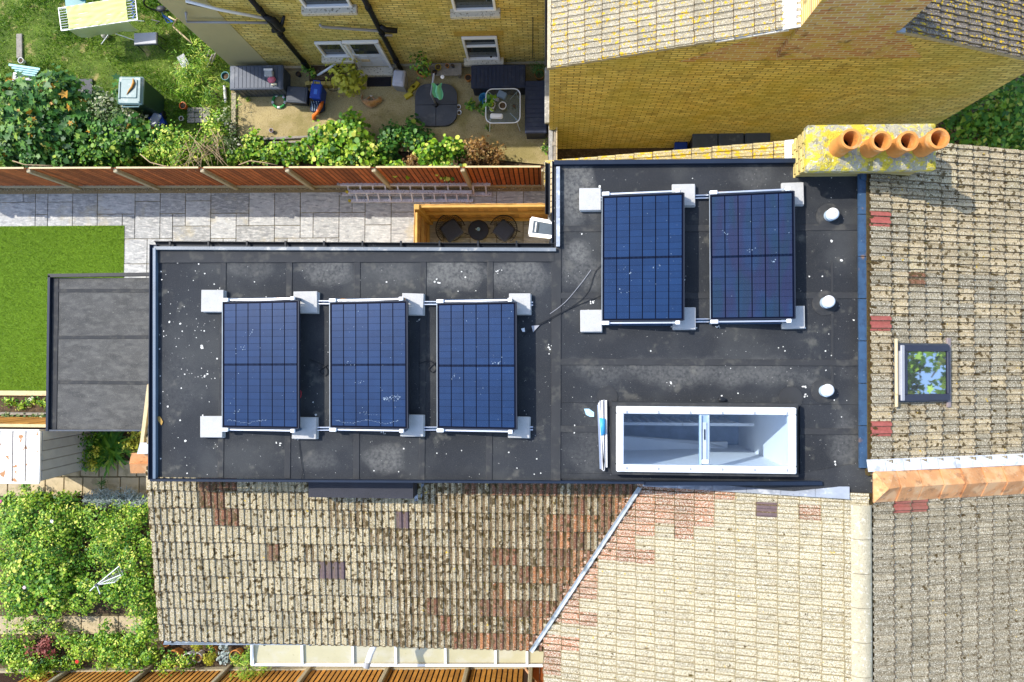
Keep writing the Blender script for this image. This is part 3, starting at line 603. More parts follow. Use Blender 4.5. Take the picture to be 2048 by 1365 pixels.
for i in range(5):
    y1, y0 = ym[i], ym[i+1]; mb = MB(); z = ZR-.012
    def rect(xa, xb, ya, yb_):
        if yb_-ya > .01: mb.box(((xa+xb)/2,(ya+yb_)/2,z), (xb-xa,yb_-ya-.002,.018))
    if y0 >= sk0.y: rect(XI+.002, xr, y0, y1)
    else:
        rect(XI+.002, xr, max(y0, sk0.y), y1); rect(XI+.002, sk0.x, max(y0, sk1.y), min(y1, sk0.y)-.001); rect(sk1.x, xr, max(y0, sk1.y), min(y1, sk0.y)-.001); rect(XI+.002, xr, y0, min(y1, sk1.y)-.001)
    mesh('felt_sheet', mb, FELT, flat)
    if i:
        for xa, xb in (((XI, xr),) if y1 > sk0.y or y1 < sk1.y else ((XI, sk0.x), (sk1.x, xr))):
            mesh('felt_lap', MB().bbox(((xa+xb)/2, y1+random.gauss(0,.004), ZR+.001), (xb-xa-.01,.085,.012), b=.004, rz=random.gauss(0,.002)), FELT_LAP, flat)
mesh('felt_lap', MB().bbox((XI+.02,(yb+yt)/2,ZR+.0035), (.13,yt-yb,.012), b=.004), FELT_LAP, flat)
mesh('felt_lap', MB().bbox((P(1665,700,ZR).x,.3,ZR+.0015), (.03,1.9,.006), b=.002), FELT_LAP, flat)
mesh('felt_lap', MB().bbox(((xs[0]+XI)/2, yt-.10, ZR+.008), (XI-xs[0]-.02,.20,.010), b=.004), FELT_LAP, flat)
# felt patches
for px, py, r in ((1376/2.8+1090,440/2.8+640,.16),(350/2.8+1090,430/2.8+640,.14)):
    c = P(px,py,ZR); mesh('felt_patch', MB().lathe((c.x,c.y,ZR-.004), [(r,0),(r,.012),(0,.012)], 24), FELT_LAP, flat)
# perimeter trims
def edge(parent, name, a, b, w, h, m): return mesh(name, MB().bar(a, b, w, h), m, parent)
zt = ZR+.03
edge(our,'roof_edge',P(303,960,zt),P(1290,965,zt),.03,.09,BLUEBLK)
edge(our,'roof_edge',P(1288,967,zt),P(1642,966,zt),.05,.09,BLUEBLK)
edge(our,'roof_edge',P(1108,327,zt),P(1612,323,zt),.06,.10,BLUEBLK)
edge(our,'roof_edge',P(1116,335,zt),P(1116,494,zt),.05,.08,LEAD)
edge(our,'roof_edge',P(310,497,zt),P(1112,500,zt),.045,.06,mat('grey_edge_trim',(.16,.18,.20),rough=.45,bump=.15,layers=(((.45,.43,.38),6,.62,.06,6,.7),)))
edge(our,'roof_edge',P(311,497,zt),P(311,957,zt),.04,.07,mat('blue_grey_trim',(.10,.14,.19),rough=.4,bump=.1))
# lower apron of felt beside the orange ridge and lead flashing over the cream tiles
a = [P(1590,950,7.045),P(1726,925,7.07),P(1748,955,7.13),P(1744,992,7.13),P(1735,995,7.12),P(1420,969,6.90)]
mesh('felt_apron', MB().prism(a, .30, None), FELT, our)
mb = MB()
for i in range(6):
    t0, t1 = i/6, (i+1)/6; A = [P(1288+412*t, 966+8*t, 6.56+.56*t) for t in (t0,t1)]; B = [P(1286+414*t, 973+26*t, zM(P(1286+414*t,972+26*t,6.5+.5*t).x)+.085) for t in (t0,t1)]
    s = MB().prism([A[0],A[1]-Vector((.006,0,0)),B[1]-Vector((.006,0,0)),B[0]], .012, None); mesh('lead_flashing', s, LEAD, nbr)
# gutters (half round, open top) -------------------------------------------------
def gutter(parent, a, b, r, m, n=7):
    a = Vector(a); b = Vector(b); d = (b-a).normalized(); x = d.cross(Vector((0,0,1))).normalized(); mb = MB(); k = 2*(n+1)
    for p in (a, b):
        vs = []
        for rr in (r, r*.82):
            for j in range(n+1): an = math.pi*j/n; vs.append(p+x*math.cos(an)*rr-Vector((0,0,1))*math.sin(an)*rr)
        mb.v += [tuple(v) for v in vs]
    for o in (0, n+1):
        for j in range(n): mb.f.append((o+j, o+j+1, k+o+j+1, k+o+j))
    mb.f += [(0,n+1,k+n+1,k),(n,2*n+1,k+2*n+1,k+n),tuple(list(range(n+1))+list(range(2*n+1,n,-1))),tuple(k+i for i in list(range(n+1))+list(range(2*n+1,n,-1)))]
    return mesh('gutter', mb, m, parent, smooth=40)
gutter(our, P(308,490,ZR-.03), P(1112,495,ZR-.03), .055, BLACK)
gutter(our, P(306,489,ZR-.03), P(303,960,ZR-.03), .055, BLUEBLK)
gutter(our, P(1112,322,ZR-.05), P(1111,496,ZR-.05), .055, BLUEBLK)
gutter(wing, P(326,1283,5.99), P(1062,1286,5.99), .052, mat('grey_gutter',(.20,.25,.31),rough=.45,bump=.1,layers=(((.5,.55,.6),5,.58,.08,5,.6),)))
gutter(nbr, P(1099,1285,6.02), P(1100,1385,6.02), .055, BLACK)
gutter(gab, P(1096,-20,4.80), P(1096,131,4.80), .055, BLACK)
for k in range(9):
    p = P(345+k*92,1284,5.96); mesh('gutter_bracket', MB().box(p,(.03,.12,.02)), BLACK, wing)
for k in range(11): mesh('gutter_bracket', MB().box(P(340+k*77,491,ZR-.02),(.025,.125,.02)), BLACK, our)
# old rear gutter, hopper and pale tiles seen beyond the dormer corner
gutter(our, P(1098,325,6.2), P(1098,428,6.2), .06, BLACK)
for k in range(9):
    t0 = P(1106,330+k*11.4,6.35); mesh('brick', MB().bbox((t0.x,t0.y,t0.z),(.075,.072,.06),b=.006), PALEWOOD, our)
mesh('downpipe', MB().tube([P(1102,360,6.0),P(1103,418,5.9),P(1105,432,5.5),P(1104,440,4.5),(.06,1.9,.1)],.04,8), BLACK, our, smooth=True)
mesh('downpipe', MB().tube([P(1104,486,6.6),P(1104,480,5.0),(.02,1.6,.1)],.038,8), BLACK, our, smooth=True)
# low extension roof ------------------------------------------------------------
ZL = 2.85
low = mesh('extension_roof', MB().prism([P(103,556,ZL),(-5.55,1.5,0),(-5.55,-1.6,0),P(99,861,ZL)], ZL-.12, ZL-.02), FELT_OLD, our)
ys = [P(200,y,ZL).y for y in (556,582,674,766,860)]; x0 = P(104,700,ZL).x
for i in range(4):
    mesh('felt_sheet', MB().box(((x0-5.56)/2,(ys[i]+ys[i+1])/2,ZL-.012),(-5.56-x0,ys[i]-ys[i+1]-.003,.018)), FELT_OLD, low)
    if i: mesh('felt_lap', MB().bbox(((x0-5.56)/2,ys[i],ZL+.001),(-5.56-x0,.07,.012),b=.004,rz=random.gauss(0,.004)), FELT_LAP, low)
mesh('felt_lap', MB().bbox((P(107,700,ZL).x+.03,(ys[0]+ys[4])/2,ZL+.004),(.13,ys[0]-ys[4],.012),b=.004), FELT_LAP, low)
edge(low,'roof_edge',P(99,552,ZL+.02),P(318,549,ZL+.02),.07,.10,BLACK); edge(low,'roof_edge',P(101,552,ZL+.02),P(97,862,ZL+.02),.05,.10,BLUEBLK); edge(low,'roof_edge',P(97,861,ZL+.02),P(300,861,ZL+.02),.03,.07,SLATEPL)
# verge of the old wing slope at the garden end
mb = MB().bar(P(300,770,6.7),P(283,905,6.1),.06,.05); mesh('verge_board', mb, PALEWOOD, our)
for k in range(4):
    t = k/4; p = P(300-10*t,795+105*t,6.4-.15*t); mesh('tile', MB().bbox((p.x+.04,p.y-.02,p.z-.05),(.12,.2,.03),b=.006), T_BUFF, our)
mesh('lead_flashing', MB().prism([P(280,886,6.25),P(303,886,6.25),P(303,908,6.2),P(274,908,6.2)],.02,None), LEADW, our)
for k,(ya,yb_,dx) in enumerate(((907,929,0),(928,947,3))):
    mesh('ridge_tile', MB().prism([P(263-4*k,ya,6.12),P(308,ya,6.12),P(308,yb_,6.02),P(258+dx,yb_,6.02)],.05,None), TERRA_L, our)
# felt-covered box straddling the wing's tiles
c0, c1 = P(617,958,6.78), P(826,998,6.78)
mesh('felt_upstand', MB().prism([(c0.x,c0.y),(c1.x,c0.y),(c1.x,c1.y),(c0.x,c1.y)],6.2,6.78), mat('felt_upstand_cover',(.026,.026,.034),rough=.7,bump=.3), wing)
mesh('lead_flashing', MB().prism([P(835,968,6.46),P(850,968,6.46),P(842,1000,6.42),P(826,1004,6.42)],.03,None), LEAD, wing)
# valley
A = Vector((VALX(-1.95),-1.95,0)); B = Vector((VALX(-4.53),-4.53,0)); A.z = zO(A.y)+.075; B.z = zO(B.y)+.075
d = (B-A).normalized(); s = Vector((-d.y,d.x,0))*.032
mesh('valley_flashing', MB().add([A-s+Vector((0,0,.012)),A+Vector((0,0,.0)),A+s+Vector((0,0,.012)),B-s+Vector((0,0,.012)),B,B+s+Vector((0,0,.012))],[(0,1,4,3),(1,2,5,4)]), mat('valley_lead',(.36,.39,.40),rough=.6,var=.2,bump=.2,layers=(((.10,.13,.14),6,.56,.08,5,.7),((.62,.62,.60),9,.6,.06,4,.6))), wing)
# ridge of the cream slopes: half-round mortar-bedded ridge tiles
me = None
for k in range(12):
    y1 = -2.0-.45*k; mb = MB()
    vs = []
    for y in (y1-.004, y1-.446):
        for j in range(8): an = math.pi*j/7; vs.append((XRID-.09+.135*math.cos(an), y, 7.185+.075*math.sin(an)))
    mb.add(vs, [(j,j+1,9+j,8+j) for j in range(7)]+[tuple(range(7,-1,-1)),tuple(range(8,16))])
    mesh('ridge_tile', mb, MORTAR, nbr, smooth=40)
# orange angular ridge tiles running down the party wall
for k in range(10):
    xa = P(1752,968,7.30).x+.335*k; xb = xa+.306; mb = MB(); vs = []; jz = random.uniform(-.012,.012)
    for x in (xa-.012, xb+.012):
        z = zF(x)+.05+(.022 if x < xa else 0)+jz
        vs += [(x,-1.96,z),(x,-1.745,z+.15),(x,-1.53,z),(x,-1.53,z-.03),(x,-1.96,z-.03)]
    if k == 0:
        for i in range(5): v = vs[i]; vs[i] = (v[0]-(0 if i != 1 else -.12), v[1], v[2])
    mb.add(vs, [(0,5,6,1),(1,6,7,2),(2,7,8,3),(0,4,9,5),(4,3,2,1,0),(5,6,7,8,9)]); mesh('ridge_tile', mb, TERRA_L, nbr)
    x_ = xb+.006; z_ = zF(x_)+.035; mesh('mortar_joint', MB().add([(x_-.03,-1.95,z_),(x_-.03,-1.745,z_+.145),(x_-.03,-1.54,z_),(x_+.03,-1.95,z_-.01),(x_+.03,-1.745,z_+.135),(x_+.03,-1.54,z_-.01)],[(0,3,4,1),(1,4,5,2)]), mat('dark_mortar',(.13,.09,.06),rough=1,var=.4,scale=20,bump=.8), nbr)
for k in range(12):
    xa = P(1725,930,7.12).x+.27*k
    mesh('lead_flashing', MB().prism([(xa,-1.55,zF(xa)+.09),(xa+.262,-1.55,zF(xa+.262)+.09),(xa+.262,-1.40,zF(xa+.262)+.04),(xa,-1.40,zF(xa)+.04)],.02,None), LEADW, our)
# blue flashing between flat roof and street slope
for k in range(7):
    ya = P(1727,348,7.1).y-k*.565
    mesh('blue_flashing', MB().bar((P(1725,600,7.15).x,ya,7.15),(P(1725,600,7.15).x,ya-.555,7.15),.11,.03), BLUEPAINT, our)
mesh('blue_flashing', MB().prism([P(1722,344,7.2),P(1812,348,7.05),P(1816,362,7.05),P(1780,372,7.1),P(1722,358,7.2)],.02,None), BLUEPAINT, our)

# ------------------------------------------------------------------ chimney of the solar house
ch0, ch1 = P(1616,248,7.66), P(1877,338,7.66); cx0, cy1, cx1, cy0 = ch0.x, ch0.y, ch1.x, ch1.y
chim = mesh('chimney', MB().box(((cx0+cx1)/2,(cy0+cy1)/2,6.9),(cx1-cx0-.10,cy1-cy0-.14,1.2)), BRICK_S, our)
# brick courses on the face that shows
for zi in range(8):
    n = 3
    for k in range(n):
        z = 7.5-.075*zi-.03; w = (cy1-cy0-.1)/n
        mesh('brick', MB().bbox((cx0+.045,cy0+.05+w*(k+.5)+(w*.25 if zi % 2 else -.02*0),z),(.03,w-.012,.063),b=.004), mat('chimney_brick',(.50,.38,.13),rough=.9,var=.3,scale=9,bump=.5,objvar=.25), chim)
mb = MB().bbox(((cx0+cx1)/2,(cy0+cy1)/2,7.57),(cx1-cx0,cy1-cy0,.11),b=.02); mesh('chimney_cap', mb, LICHEN, chim)
# rough mortar flaunching
g = MB(); nx_, ny_ = 40, 14
for j in range(ny_+1):
    for i in range(nx_+1):
        u, v = i/nx_, j/ny_; e = min(u*nx_/4, (1-u)*nx_/4, v*ny_/3, (1-v)*ny_/3, 1)
        g.v.append((cx0+.02+(cx1-cx0-.04)*u, cy0+.02+(cy1-cy0-.04)*v, 7.625+.045*math.sin(min(e,1)*math.pi/2)+random.uniform(-.006,.006)))
for j in range(ny_):
    for i in range(nx_): a_ = j*(nx_+1)+i; g.f.append((a_,a_+1,a_+nx_+2,a_+nx_+1))
mesh('mortar_flaunching', g, LICHEN, chim, smooth=True)
soot = mat('pot_soot',(.012,.010,.008),rough=1,bump=.3)
for (px,py,h,sc) in ((1704,277,.40,1.03),(1765,281,.36,1),(1819,281,.36,1),(1880,276,.42,1.03)):
    t = P(px,py,7.66+h); r = .118*sc; z0 = 7.64
    prof = [(r*.98,0),(r*1.0,h*.12),(r*.86,h*.72),(r*.90,h*.74),(r*1.04,h*.78),(r*1.06,h*.9),(r*1.04,h),(r*.80,h+.004),(r*.74,h-.02),(r*.70,h*.3)]
    mesh('chimney_pot', MB().lathe((t.x,t.y,z0),[(a_,b_) for a_,b_ in prof],28), TERRA, chim, smooth=50)
    mesh('pot_flue', MB().lathe((t.x,t.y,z0+h*.3),[(r*.72,0),(0,.001)],20), soot, chim)
mesh('lead_flashing', MB().prism([P(1604,308,7.12),P(1616,300,7.4),P(1616,344,7.4),P(1604,342,7.12)],.01,None), SLATEPL, our)
mesh('lead_flashing', MB().prism([P(1570,281,zM(3.2)+.02),P(1594,279,zM(3.5)+.02),P(1594,322,zM(3.5)+.02),P(1570,322,zM(3.2)+.02)],.02,None), LEADW, our)

# ------------------------------------------------------------------ vents
for k,(px,py) in enumerate(((1668,427),(1660,603),(1658,781))):
    c = P(px-3,py+2,ZR+.12)
    base = mesh('roof_vent', MB().lathe((c.x,c.y,ZR-.004),[(.17,0),(.17,.010),(.10,.016),(.075,.03),(.07,.10),(0,.10)],26), FELT_LAP, our, smooth=40)
    mesh('vent_pipe', MB().lathe((c.x,c.y,ZR+.02),[(.078,0),(.078,.075),(.06,.08)],24), mat('pale_blue_pipe',(.42,.52,.60),rough=.4,bump=.05), base, smooth=40)
    cc = P(px,py,ZR+.15)
    mesh('vent_cap', MB().lathe((cc.x,cc.y,ZR+.10),[(.06,0),(.080,.004),(.082,.02),(.074,.042),(.052,.06),(.026,.067),(0,.069)],26), WHITE, base, smooth=50)
    mesh('vent_screw', MB().lathe((cc.x+.012,cc.y+.004,ZR+.165),[(.006,0),(.006,.005),(0,.006)],8), BLACK, base)

# ------------------------------------------------------------------ skylight over the stairwell
K0, K1 = P(1233,813,ZR+.22), P(1592,948,ZR+.22); kx0,ky1,kx1,ky0 = K0.x,K0.y,K1.x,K1.y
skl = mesh('skylight', MB().box(((kx0+kx1)/2,ky1+.02,ZR+.085),(kx1-kx0+.10,.06,.17)).box(((kx0+kx1)/2,ky0-.02,ZR+.085),(kx1-kx0+.10,.06,.17)).box((kx0-.02,(ky0+ky1)/2,ZR+.083),(.06,ky1-ky0-.02,.166)).box((kx1+.02,(ky0+ky1)/2,ZR+.083),(.06,ky1-ky0-.02,.166)), FELT_LAP, our)
fw = .095; zf = ZR+.20
for nm,cx,cy,sx,sy in (('frame',(kx0+kx1)/2,ky1-fw/2,kx1-kx0,fw),('frame',(kx0+kx1)/2,ky0+fw/2,kx1-kx0,fw),('frame',kx0+fw/2,(ky0+ky1)/2,fw,ky1-ky0-2*fw-.002),('frame',kx1-fw/2,(ky0+ky1)/2,fw,ky1-ky0-2*fw-.002)):
    mesh(nm, MB().bbox((cx,cy,zf),(sx,sy,.10),b=.012), WHITE, skl)
mid = P(1410,880,ZR+.22).x
mesh('pane', MB().box(((kx0+fw+mid-.07)/2,(ky0+ky1)/2,zf+.005),(mid-.07-kx0-fw-.004,ky1-ky0-2*fw-.004,.012)), GLASS, skl)
mesh('pane', MB().box(((kx1-fw+mid+.07)/2,(ky0+ky1)/2,zf+.005),(kx1-fw-mid-.07-.004,ky1-ky0-2*fw-.004,.012)), GLASS, skl)
pb = mat('pale_blue_aluminium',(.34,.46,.56),rough=.4,var=.1,bump=.05,metal=.3)
mesh('opening_bar', MB().bbox((mid,(ky0+ky1)/2,zf-.02),(.138,ky1-ky0-2*fw-.004,.05),b=.008), pb, skl)
for dx in (-.05,.05): mesh('bar_rail', MB().bbox((mid+dx,(ky0+ky1)/2,zf+.02),(.016,ky1-ky0-2*fw-.03,.03),b=.003), ALU, skl)
mesh('opener_motor', MB().bbox((mid-.004,(ky0+ky1)/2-.02,zf+.016),(.05,ky1-ky0-2*fw-.18,.02),b=.004), mat('motor_grey',(.42,.48,.55),rough=.4,bump=.03), skl)
mesh('opener_slot', MB().bbox((mid-.006,(ky0+ky1)/2+.07,zf+.03),(.018,.14,.01),b=.002), BLUEBLK, skl)
mesh('opener_bracket', MB().bbox((mid,ky0+fw+.05,zf+.02),(.09,.05,.035),b=.006), WHITE, skl)
for k in range(6):
    x = kx0+.13+k*(kx1-kx0-.26)/5
    for y in (ky1-fw*.72, ky0+fw*.55): mesh('frame_clip', MB().bbox((x,y,zf+.058),(.02,.035,.018),b=.004), GREYPL, skl)
# the stairwell below it
WELLW = mat('stairwell_plaster',(.86,.88,.90),rough=.8,var=.03,bump=.05)
WELLF = mat('stairwell_carpet',(.46,.56,.70),rough=1,var=.2,bump=.3)
zb = 4.55; wl = MB()
wl.box(((kx0+kx1)/2,ky1+.02,(zb+ZR)/2),(kx1-kx0+.2,.06,ZR-zb-.02)).box(((kx0+kx1)/2,ky0-.02+.01,(zb+ZR)/2),(kx1-kx0+.2,.06,ZR-zb-.02)).box((kx0-.02,(ky0+ky1)/2,(zb+ZR)/2),(.06,ky1-ky0,ZR-zb-.02)).box((kx1+.02,(ky0+ky1)/2,(zb+ZR)/2),(.06,ky1-ky0,ZR-zb-.02))
mesh('stairwell', wl, WELLW, our)
mesh('landing', MB().box(((kx0+kx1)/2,(ky0+ky1)/2,zb),(kx1-kx0+.1,ky1-ky0+.02,.06)), WELLF, our)
for k in range(12): mesh('baluster', MB().box((kx0+.22+k*.165,ky1-.40,5.1),(.05,.05,1.0)), WHITE, our)
mesh('handrail', MB().bar((kx0+.02,ky1-.40,5.62),(kx0+2.3,ky1-.40,5.62),.045,.05), WHITE, our)
mesh('stair_wall', MB().prism([(kx0+.02,ky0+.28,5.5),(kx0+1.7,ky0+.14,5.2),(kx1-.3,ky0+.12,5.0),(kx1-.3,ky0+.02,5.0),(kx0+.02,ky0+.02,5.5)],.1,None), WELLW, our)

# ------------------------------------------------------------------ roof window on the street slope
R = [P(1795,690,zF(4.72)+.10),P(1896,692,zF(5.42)+.10),P(1896,801,zF(5.42)+.10),P(1795,803,zF(4.72)+.10)]
rx0, rx1 = R[0].x, R[1].x; ry1, ry0 = R[0].y, R[2].y
NF = Vector((.30,0,1)).normalized(); VF = vF; UFv = Vector((0,-1,0))
rc = Vector(((rx0+rx1)/2,(ry0+ry1)/2,zF((rx0+rx1)/2)+.07)); hl = (rx1-rx0)/2/VF.x; hw = (ry1-ry0)/2; RM = Matrix((UFv,VF,NF)).transposed()
def rbox(name, u, v, n, su, sv, sn, m, par): return mesh(name, MB().bbox(rc+UFv*u+VF*v+NF*n,(su,sv,sn),b=.006,M=RM), m, par)
rw = rbox('roof_window',0,0,-.03,hw*2+.04,hl*2+.04,.08,MATS['slate_grey_plastic'],our)
FRM = mat('roof_window_frame',(.030,.034,.055),rough=.4,var=.1,bump=.03)
t = .085
rbox('frame',-hw+t/2,0,.03,t,hl*2,.05,FRM,rw); rbox('frame',hw-t/2,0,.03,t,hl*2,.05,FRM,rw)
rbox('frame',0,-hl+.09,.03,hw*2-2*t-.004,.06,.05,FRM,rw); rbox('frame',0,hl-.02,.03,hw*2-2*t-.004,.04,.05,FRM,rw)
rbox('top_hood',0,-hl+.03,.045,hw*2-.01,.055,.05,GREYPL,rw); rbox('hood_edge',0,-hl-.03,.02,hw*2+.16,.03,.03,PALEWOOD,rw)
rbox('side_flashing',0,hl+.05,-.02,hw*2+.20,.06,.03,mat('brown_lead',(.26,.21,.20),rough=.7,bump=.3),rw)
mirror = mat('reflecting_pane',(.75,.80,.82),rough=.02,var=.03,bump=0,metal=.95,spec=.6)
rbox('pane',0,.015,.035,hw*2-2*t,hl*2-.15,.02,mirror,rw)

# ------------------------------------------------------------------ open casement in the rear wall

hz, oz = 4.55, 4.25; hx = .10
c = [P(1112,447,hz),P(1112,476,hz),P(1060,470,oz),P(1064,438,oz)]
win = mesh('casement', MB().bar(c[0],c[3],.06,.05), WHITE, our)
for a_,b_ in ((1,2),(2,3),(0,1)): mesh('casement_frame', MB().bar(c[a_]+(c[b_]-c[a_])*.01,c[b_],.065,.05), WHITE, win)
mid_ = sum(c,Vector())/4; mesh('pane', MB().add([mid_+(x-mid_)*.86 for x in c],[(0,1,2,3)]), SASH, win)
mesh('casement_handle', MB().tube([mid_+(c[3]-mid_)*.6+Vector((0,0,.05)),mid_+(c[2]-mid_)*.6+Vector((0,0,.05))],.012,6), WHITE, win)

# ================================================================== droppings and dirt on the flat roof
mb = MB(); rd = random.Random(21)
def blot(px, py, r, z=ZR+.004):
    c = P(px,py,z); k = rd.randint(5,8); vs = [(c.x+r*rd.uniform(.6,1.2)*math.cos(2*math.pi*j/k), c.y+r*rd.uniform(.6,1.2)*math.sin(2*math.pi*j/k), z+.001*rd.random()) for j in range(k)]
    mb.add(vs,[tuple(range(k))])
for k in range(300):
    px, py = rd.uniform(316,1718), rd.uniform(335,952)
    if px < 1115 and py < 505: continue
    if 1220 < px < 1606 and 800 < py < 952: continue
    blot(px, py, abs(rd.gauss(0,.007))+.003)
for k in range(90): blot(rd.uniform(316,435), rd.choice((rd.uniform(505,950),rd.uniform(640,760))), abs(rd.gauss(0,.006))+.002)
for k in range(26):
    px, py = rd.uniform(320,1710), rd.uniform(510,950)
    if 1220 < px < 1606 and 800 < py < 952: continue
    for j in range(5): blot(px+rd.gauss(0,3), py+rd.gauss(0,3), rd.uniform(.004,.016))
mesh('bird_droppings', mb, DROP, flat, kind='stuff')
# ================================================================== SOLAR ARRAYS
CELL = mat('solar_cell', (.0075,.029,.088), rough=.33, var=.22, scale=2.0, bump=0, spec=.18, objvar=.12, layers=(((.009,.034,.098),3.5,.58,.10,4,.5),((.25,.28,.30),45,.76,.01,2,.7)))
CELL2 = mat('solar_cell_moire', (.012,.027,.072), rough=.33, var=.3, scale=2.0, bump=0, spec=.35, objvar=.16, layers=(((.020,.013,.040),5.0,.52,.08,1,.5,(.5,.25)),((.006,.030,.045),5.0,.55,.08,1,.5,(.5,.25))))  # camera moire painted into the cell colour as purple and green bands
PBACK = mat('panel_backsheet', (.0012,.003,.012), rough=.6, var=.1, bump=0, spec=.05)
PFRM = mat('panel_frame', (.012,.018,.032), rough=.5, var=.1, bump=.02, metal=0, spec=.2)
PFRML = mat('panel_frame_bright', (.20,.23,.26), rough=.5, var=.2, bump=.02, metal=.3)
zl, zh = ZR+.13, ZR+.30
panels = [
 ([(446,604),(598,602),(596,857),(443,856)], 'dark blue solar panel closest to the lawn, between white paving blocks', CELL),
 ([(660,605),(815,603),(814,857),(659,856)], 'dark blue solar panel in the middle of the row of three', CELL),
 ([(875,607),(1033,605),(1032,859),(873,857)], 'dark blue solar panel of the row of three, beside the loose cable', CELL),
 ([(1203,392),(1368,387),(1368,640),(1205,643)], 'solar panel of the upper pair, farther from the chimney', CELL),
 ([(1419,390),(1589,383),(1590,637),(1421,640)], 'solar panel with purple and green moire tint, closest to the chimney', CELL2)]
cellme = {}
rails = []
for q, label, cm in panels:
    A, B, C_, D = P(*q[0],zl), P(*q[1],zh), P(*q[2],zh), P(*q[3],zl)
    cen = (A+B+C_+D)/4; u = ((B-A)+(C_-D)).normalized(); v = ((D-A)+(C_-B)).normalized(); v = (v-v.dot(u)*u).normalized(); n = u.cross(v); n = -n if n.z < 0 else n
    v = n.cross(u); lu = ((B-A).length+(C_-D).length)/2; lv = ((D-A).length+(C_-B).length)/2
    pan = thing('solar_panel', label, 'solar panel', (cen.x,cen.y,ZR), 'solar panels on the flat roof')
    M3 = Matrix((u,v,n)).transposed()
    def pb_(nm, a_, b_, c_, su, sv, sn, m, par=pan): return mesh(nm, MB().box(cen+u*a_+v*b_+n*c_,(su,sv,sn),M=M3), m, par)
    pb_('backsheet',0,0,-.012,lu-.012,lv-.012,.01,PBACK)
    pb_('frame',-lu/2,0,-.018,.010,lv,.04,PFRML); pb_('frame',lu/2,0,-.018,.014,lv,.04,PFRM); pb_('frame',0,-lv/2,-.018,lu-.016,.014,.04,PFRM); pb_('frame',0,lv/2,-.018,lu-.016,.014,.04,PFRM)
    cu = (lu-.05)/6; gapc = .028; cv = (lv-.05-gapc)/18
    key = cm.name
    if key not in cellme:
        mb = MB().add([(-.5,-.5,0),(.5,-.5,0),(.5,.5,0),(-.5,.5,0)],[(0,1,2,3)])
        nb = 11
        me = bpy.data.meshes.new('cell'); me.from_pydata(mb.v,[],mb.f); me.materials.append(cm); cellme[key] = me
    for i in range(6):
        for j in range(18):
            p = cen+u*(-lu/2+.025+cu*(i+.5))+v*(-lv/2+.025+cv*(j+.5)+(gapc if j > 8 else 0))+n*-.0045
            M = basis(p,u,v,n) @ Matrix.Diagonal((cu-.014,cv-.0045,1,1)); inst('cell', cellme[key], pan, M)
    # thin pale busbars across each column: one part
    bb = MB()
    for i in range(6):
        for k in range(9):
            a_ = -lu/2+.025+cu*(i+.06+.88*(k+.5)/9)
            bb.box(cen+u*a_+n*-.0028,(.0028,lv-.06,.0006),M=M3)
    mesh('busbar', bb, mat('busbar',(.016,.042,.11),rough=.3,bump=0,metal=.5), pan, kind='stuff')
    for sgn, yy in ((-1,-lv/2),(1,lv/2)):
        e0 = cen-u*lu/2+v*(yy+sgn*.03)-n*.02; e1 = cen+u*(lu/2-.06)+v*(yy+sgn*.03)-n*.02
        mesh('tilt_bar', MB().bar(e0,e1,.02,.02), ALU, pan)
        b0 = Vector((e0.x,e0.y+.0,ZR+.06)); b1 = Vector((e1.x,e1.y-sgn*-.0,ZR+.06))
        mesh('base_bar', MB().bar(b0+v*sgn*.02,b1+v*sgn*.02,.022,.02), BLUEPAINT, pan)
        mesh('support_leg', MB().bar(b1,e1,.035,.03), BLUEPAINT, pan)
        mesh('clamp', MB().bbox(e0+u*.05+n*.03,(.10,.05,.03),b=.006,M=M3), WHITE, pan); mesh('clamp', MB().bbox(e1-u*.02+n*.03,(.06,.05,.03),b=.006,M=M3), WHITE, pan)
# dust and droppings on the panels
rdp = random.Random(77)
for pi, o_ in enumerate([x for x in bpy.data.objects if x.name.split('.')[0] == 'solar_panel']):
    q = panels[pi][0]; A, B, C_, D = P(*q[0],zl), P(*q[1],zh), P(*q[2],zh), P(*q[3],zl); mb = MB(); nn = (B-A).cross(D-A).normalized(); nn = -nn if nn.z < 0 else nn
    at_ = lambda u_, v_: A.lerp(B,u_).lerp(D.lerp(C_,u_),v_)+nn*.003
    def bl(u_, v_, r_):
        k = rdp.randint(5,7); c_ = at_(u_,v_); mb.add([c_+(B-A).normalized()*r_*rdp.uniform(.5,1.2)*math.cos(6.283*j/k)+(D-A).normalized()*r_*rdp.uniform(.5,1.2)*math.sin(6.283*j/k) for j in range(k)],[tuple(range(k))])
    for k in range(16): bl(rdp.uniform(.05,.95),rdp.uniform(.05,.95),rdp.uniform(.002,.007))
    for k in range(3):
        u_, v_ = rdp.uniform(.2,.8), rdp.uniform(.1,.9)
        for j in range(6): bl(u_+rdp.gauss(0,.03),v_+rdp.gauss(0,.012),rdp.uniform(.003,.010))
    if pi < 2:                       # dried tide lines near the lower end
        for k in range(46 if pi else 30):
            u_ = .08+.82*k/46; bl(u_,.955-.012*math.sin(u_*14+pi)-.01*rdp.random(),rdp.uniform(.003,.008))
    if pi == 1:
        for k in range(40): bl(.70+rdp.random()*.24,.765+rdp.gauss(0,.012),rdp.uniform(.003,.011))
        for k in range(14): bl(.46+.02*rdp.random()+.2*k/14,.895,rdp.uniform(.002,.005))
    mesh('dust_marks', mb, mat('dried_dust',(.20,.26,.34),rough=.9,var=.3,scale=50,bump=.1), o_, kind='stuff')
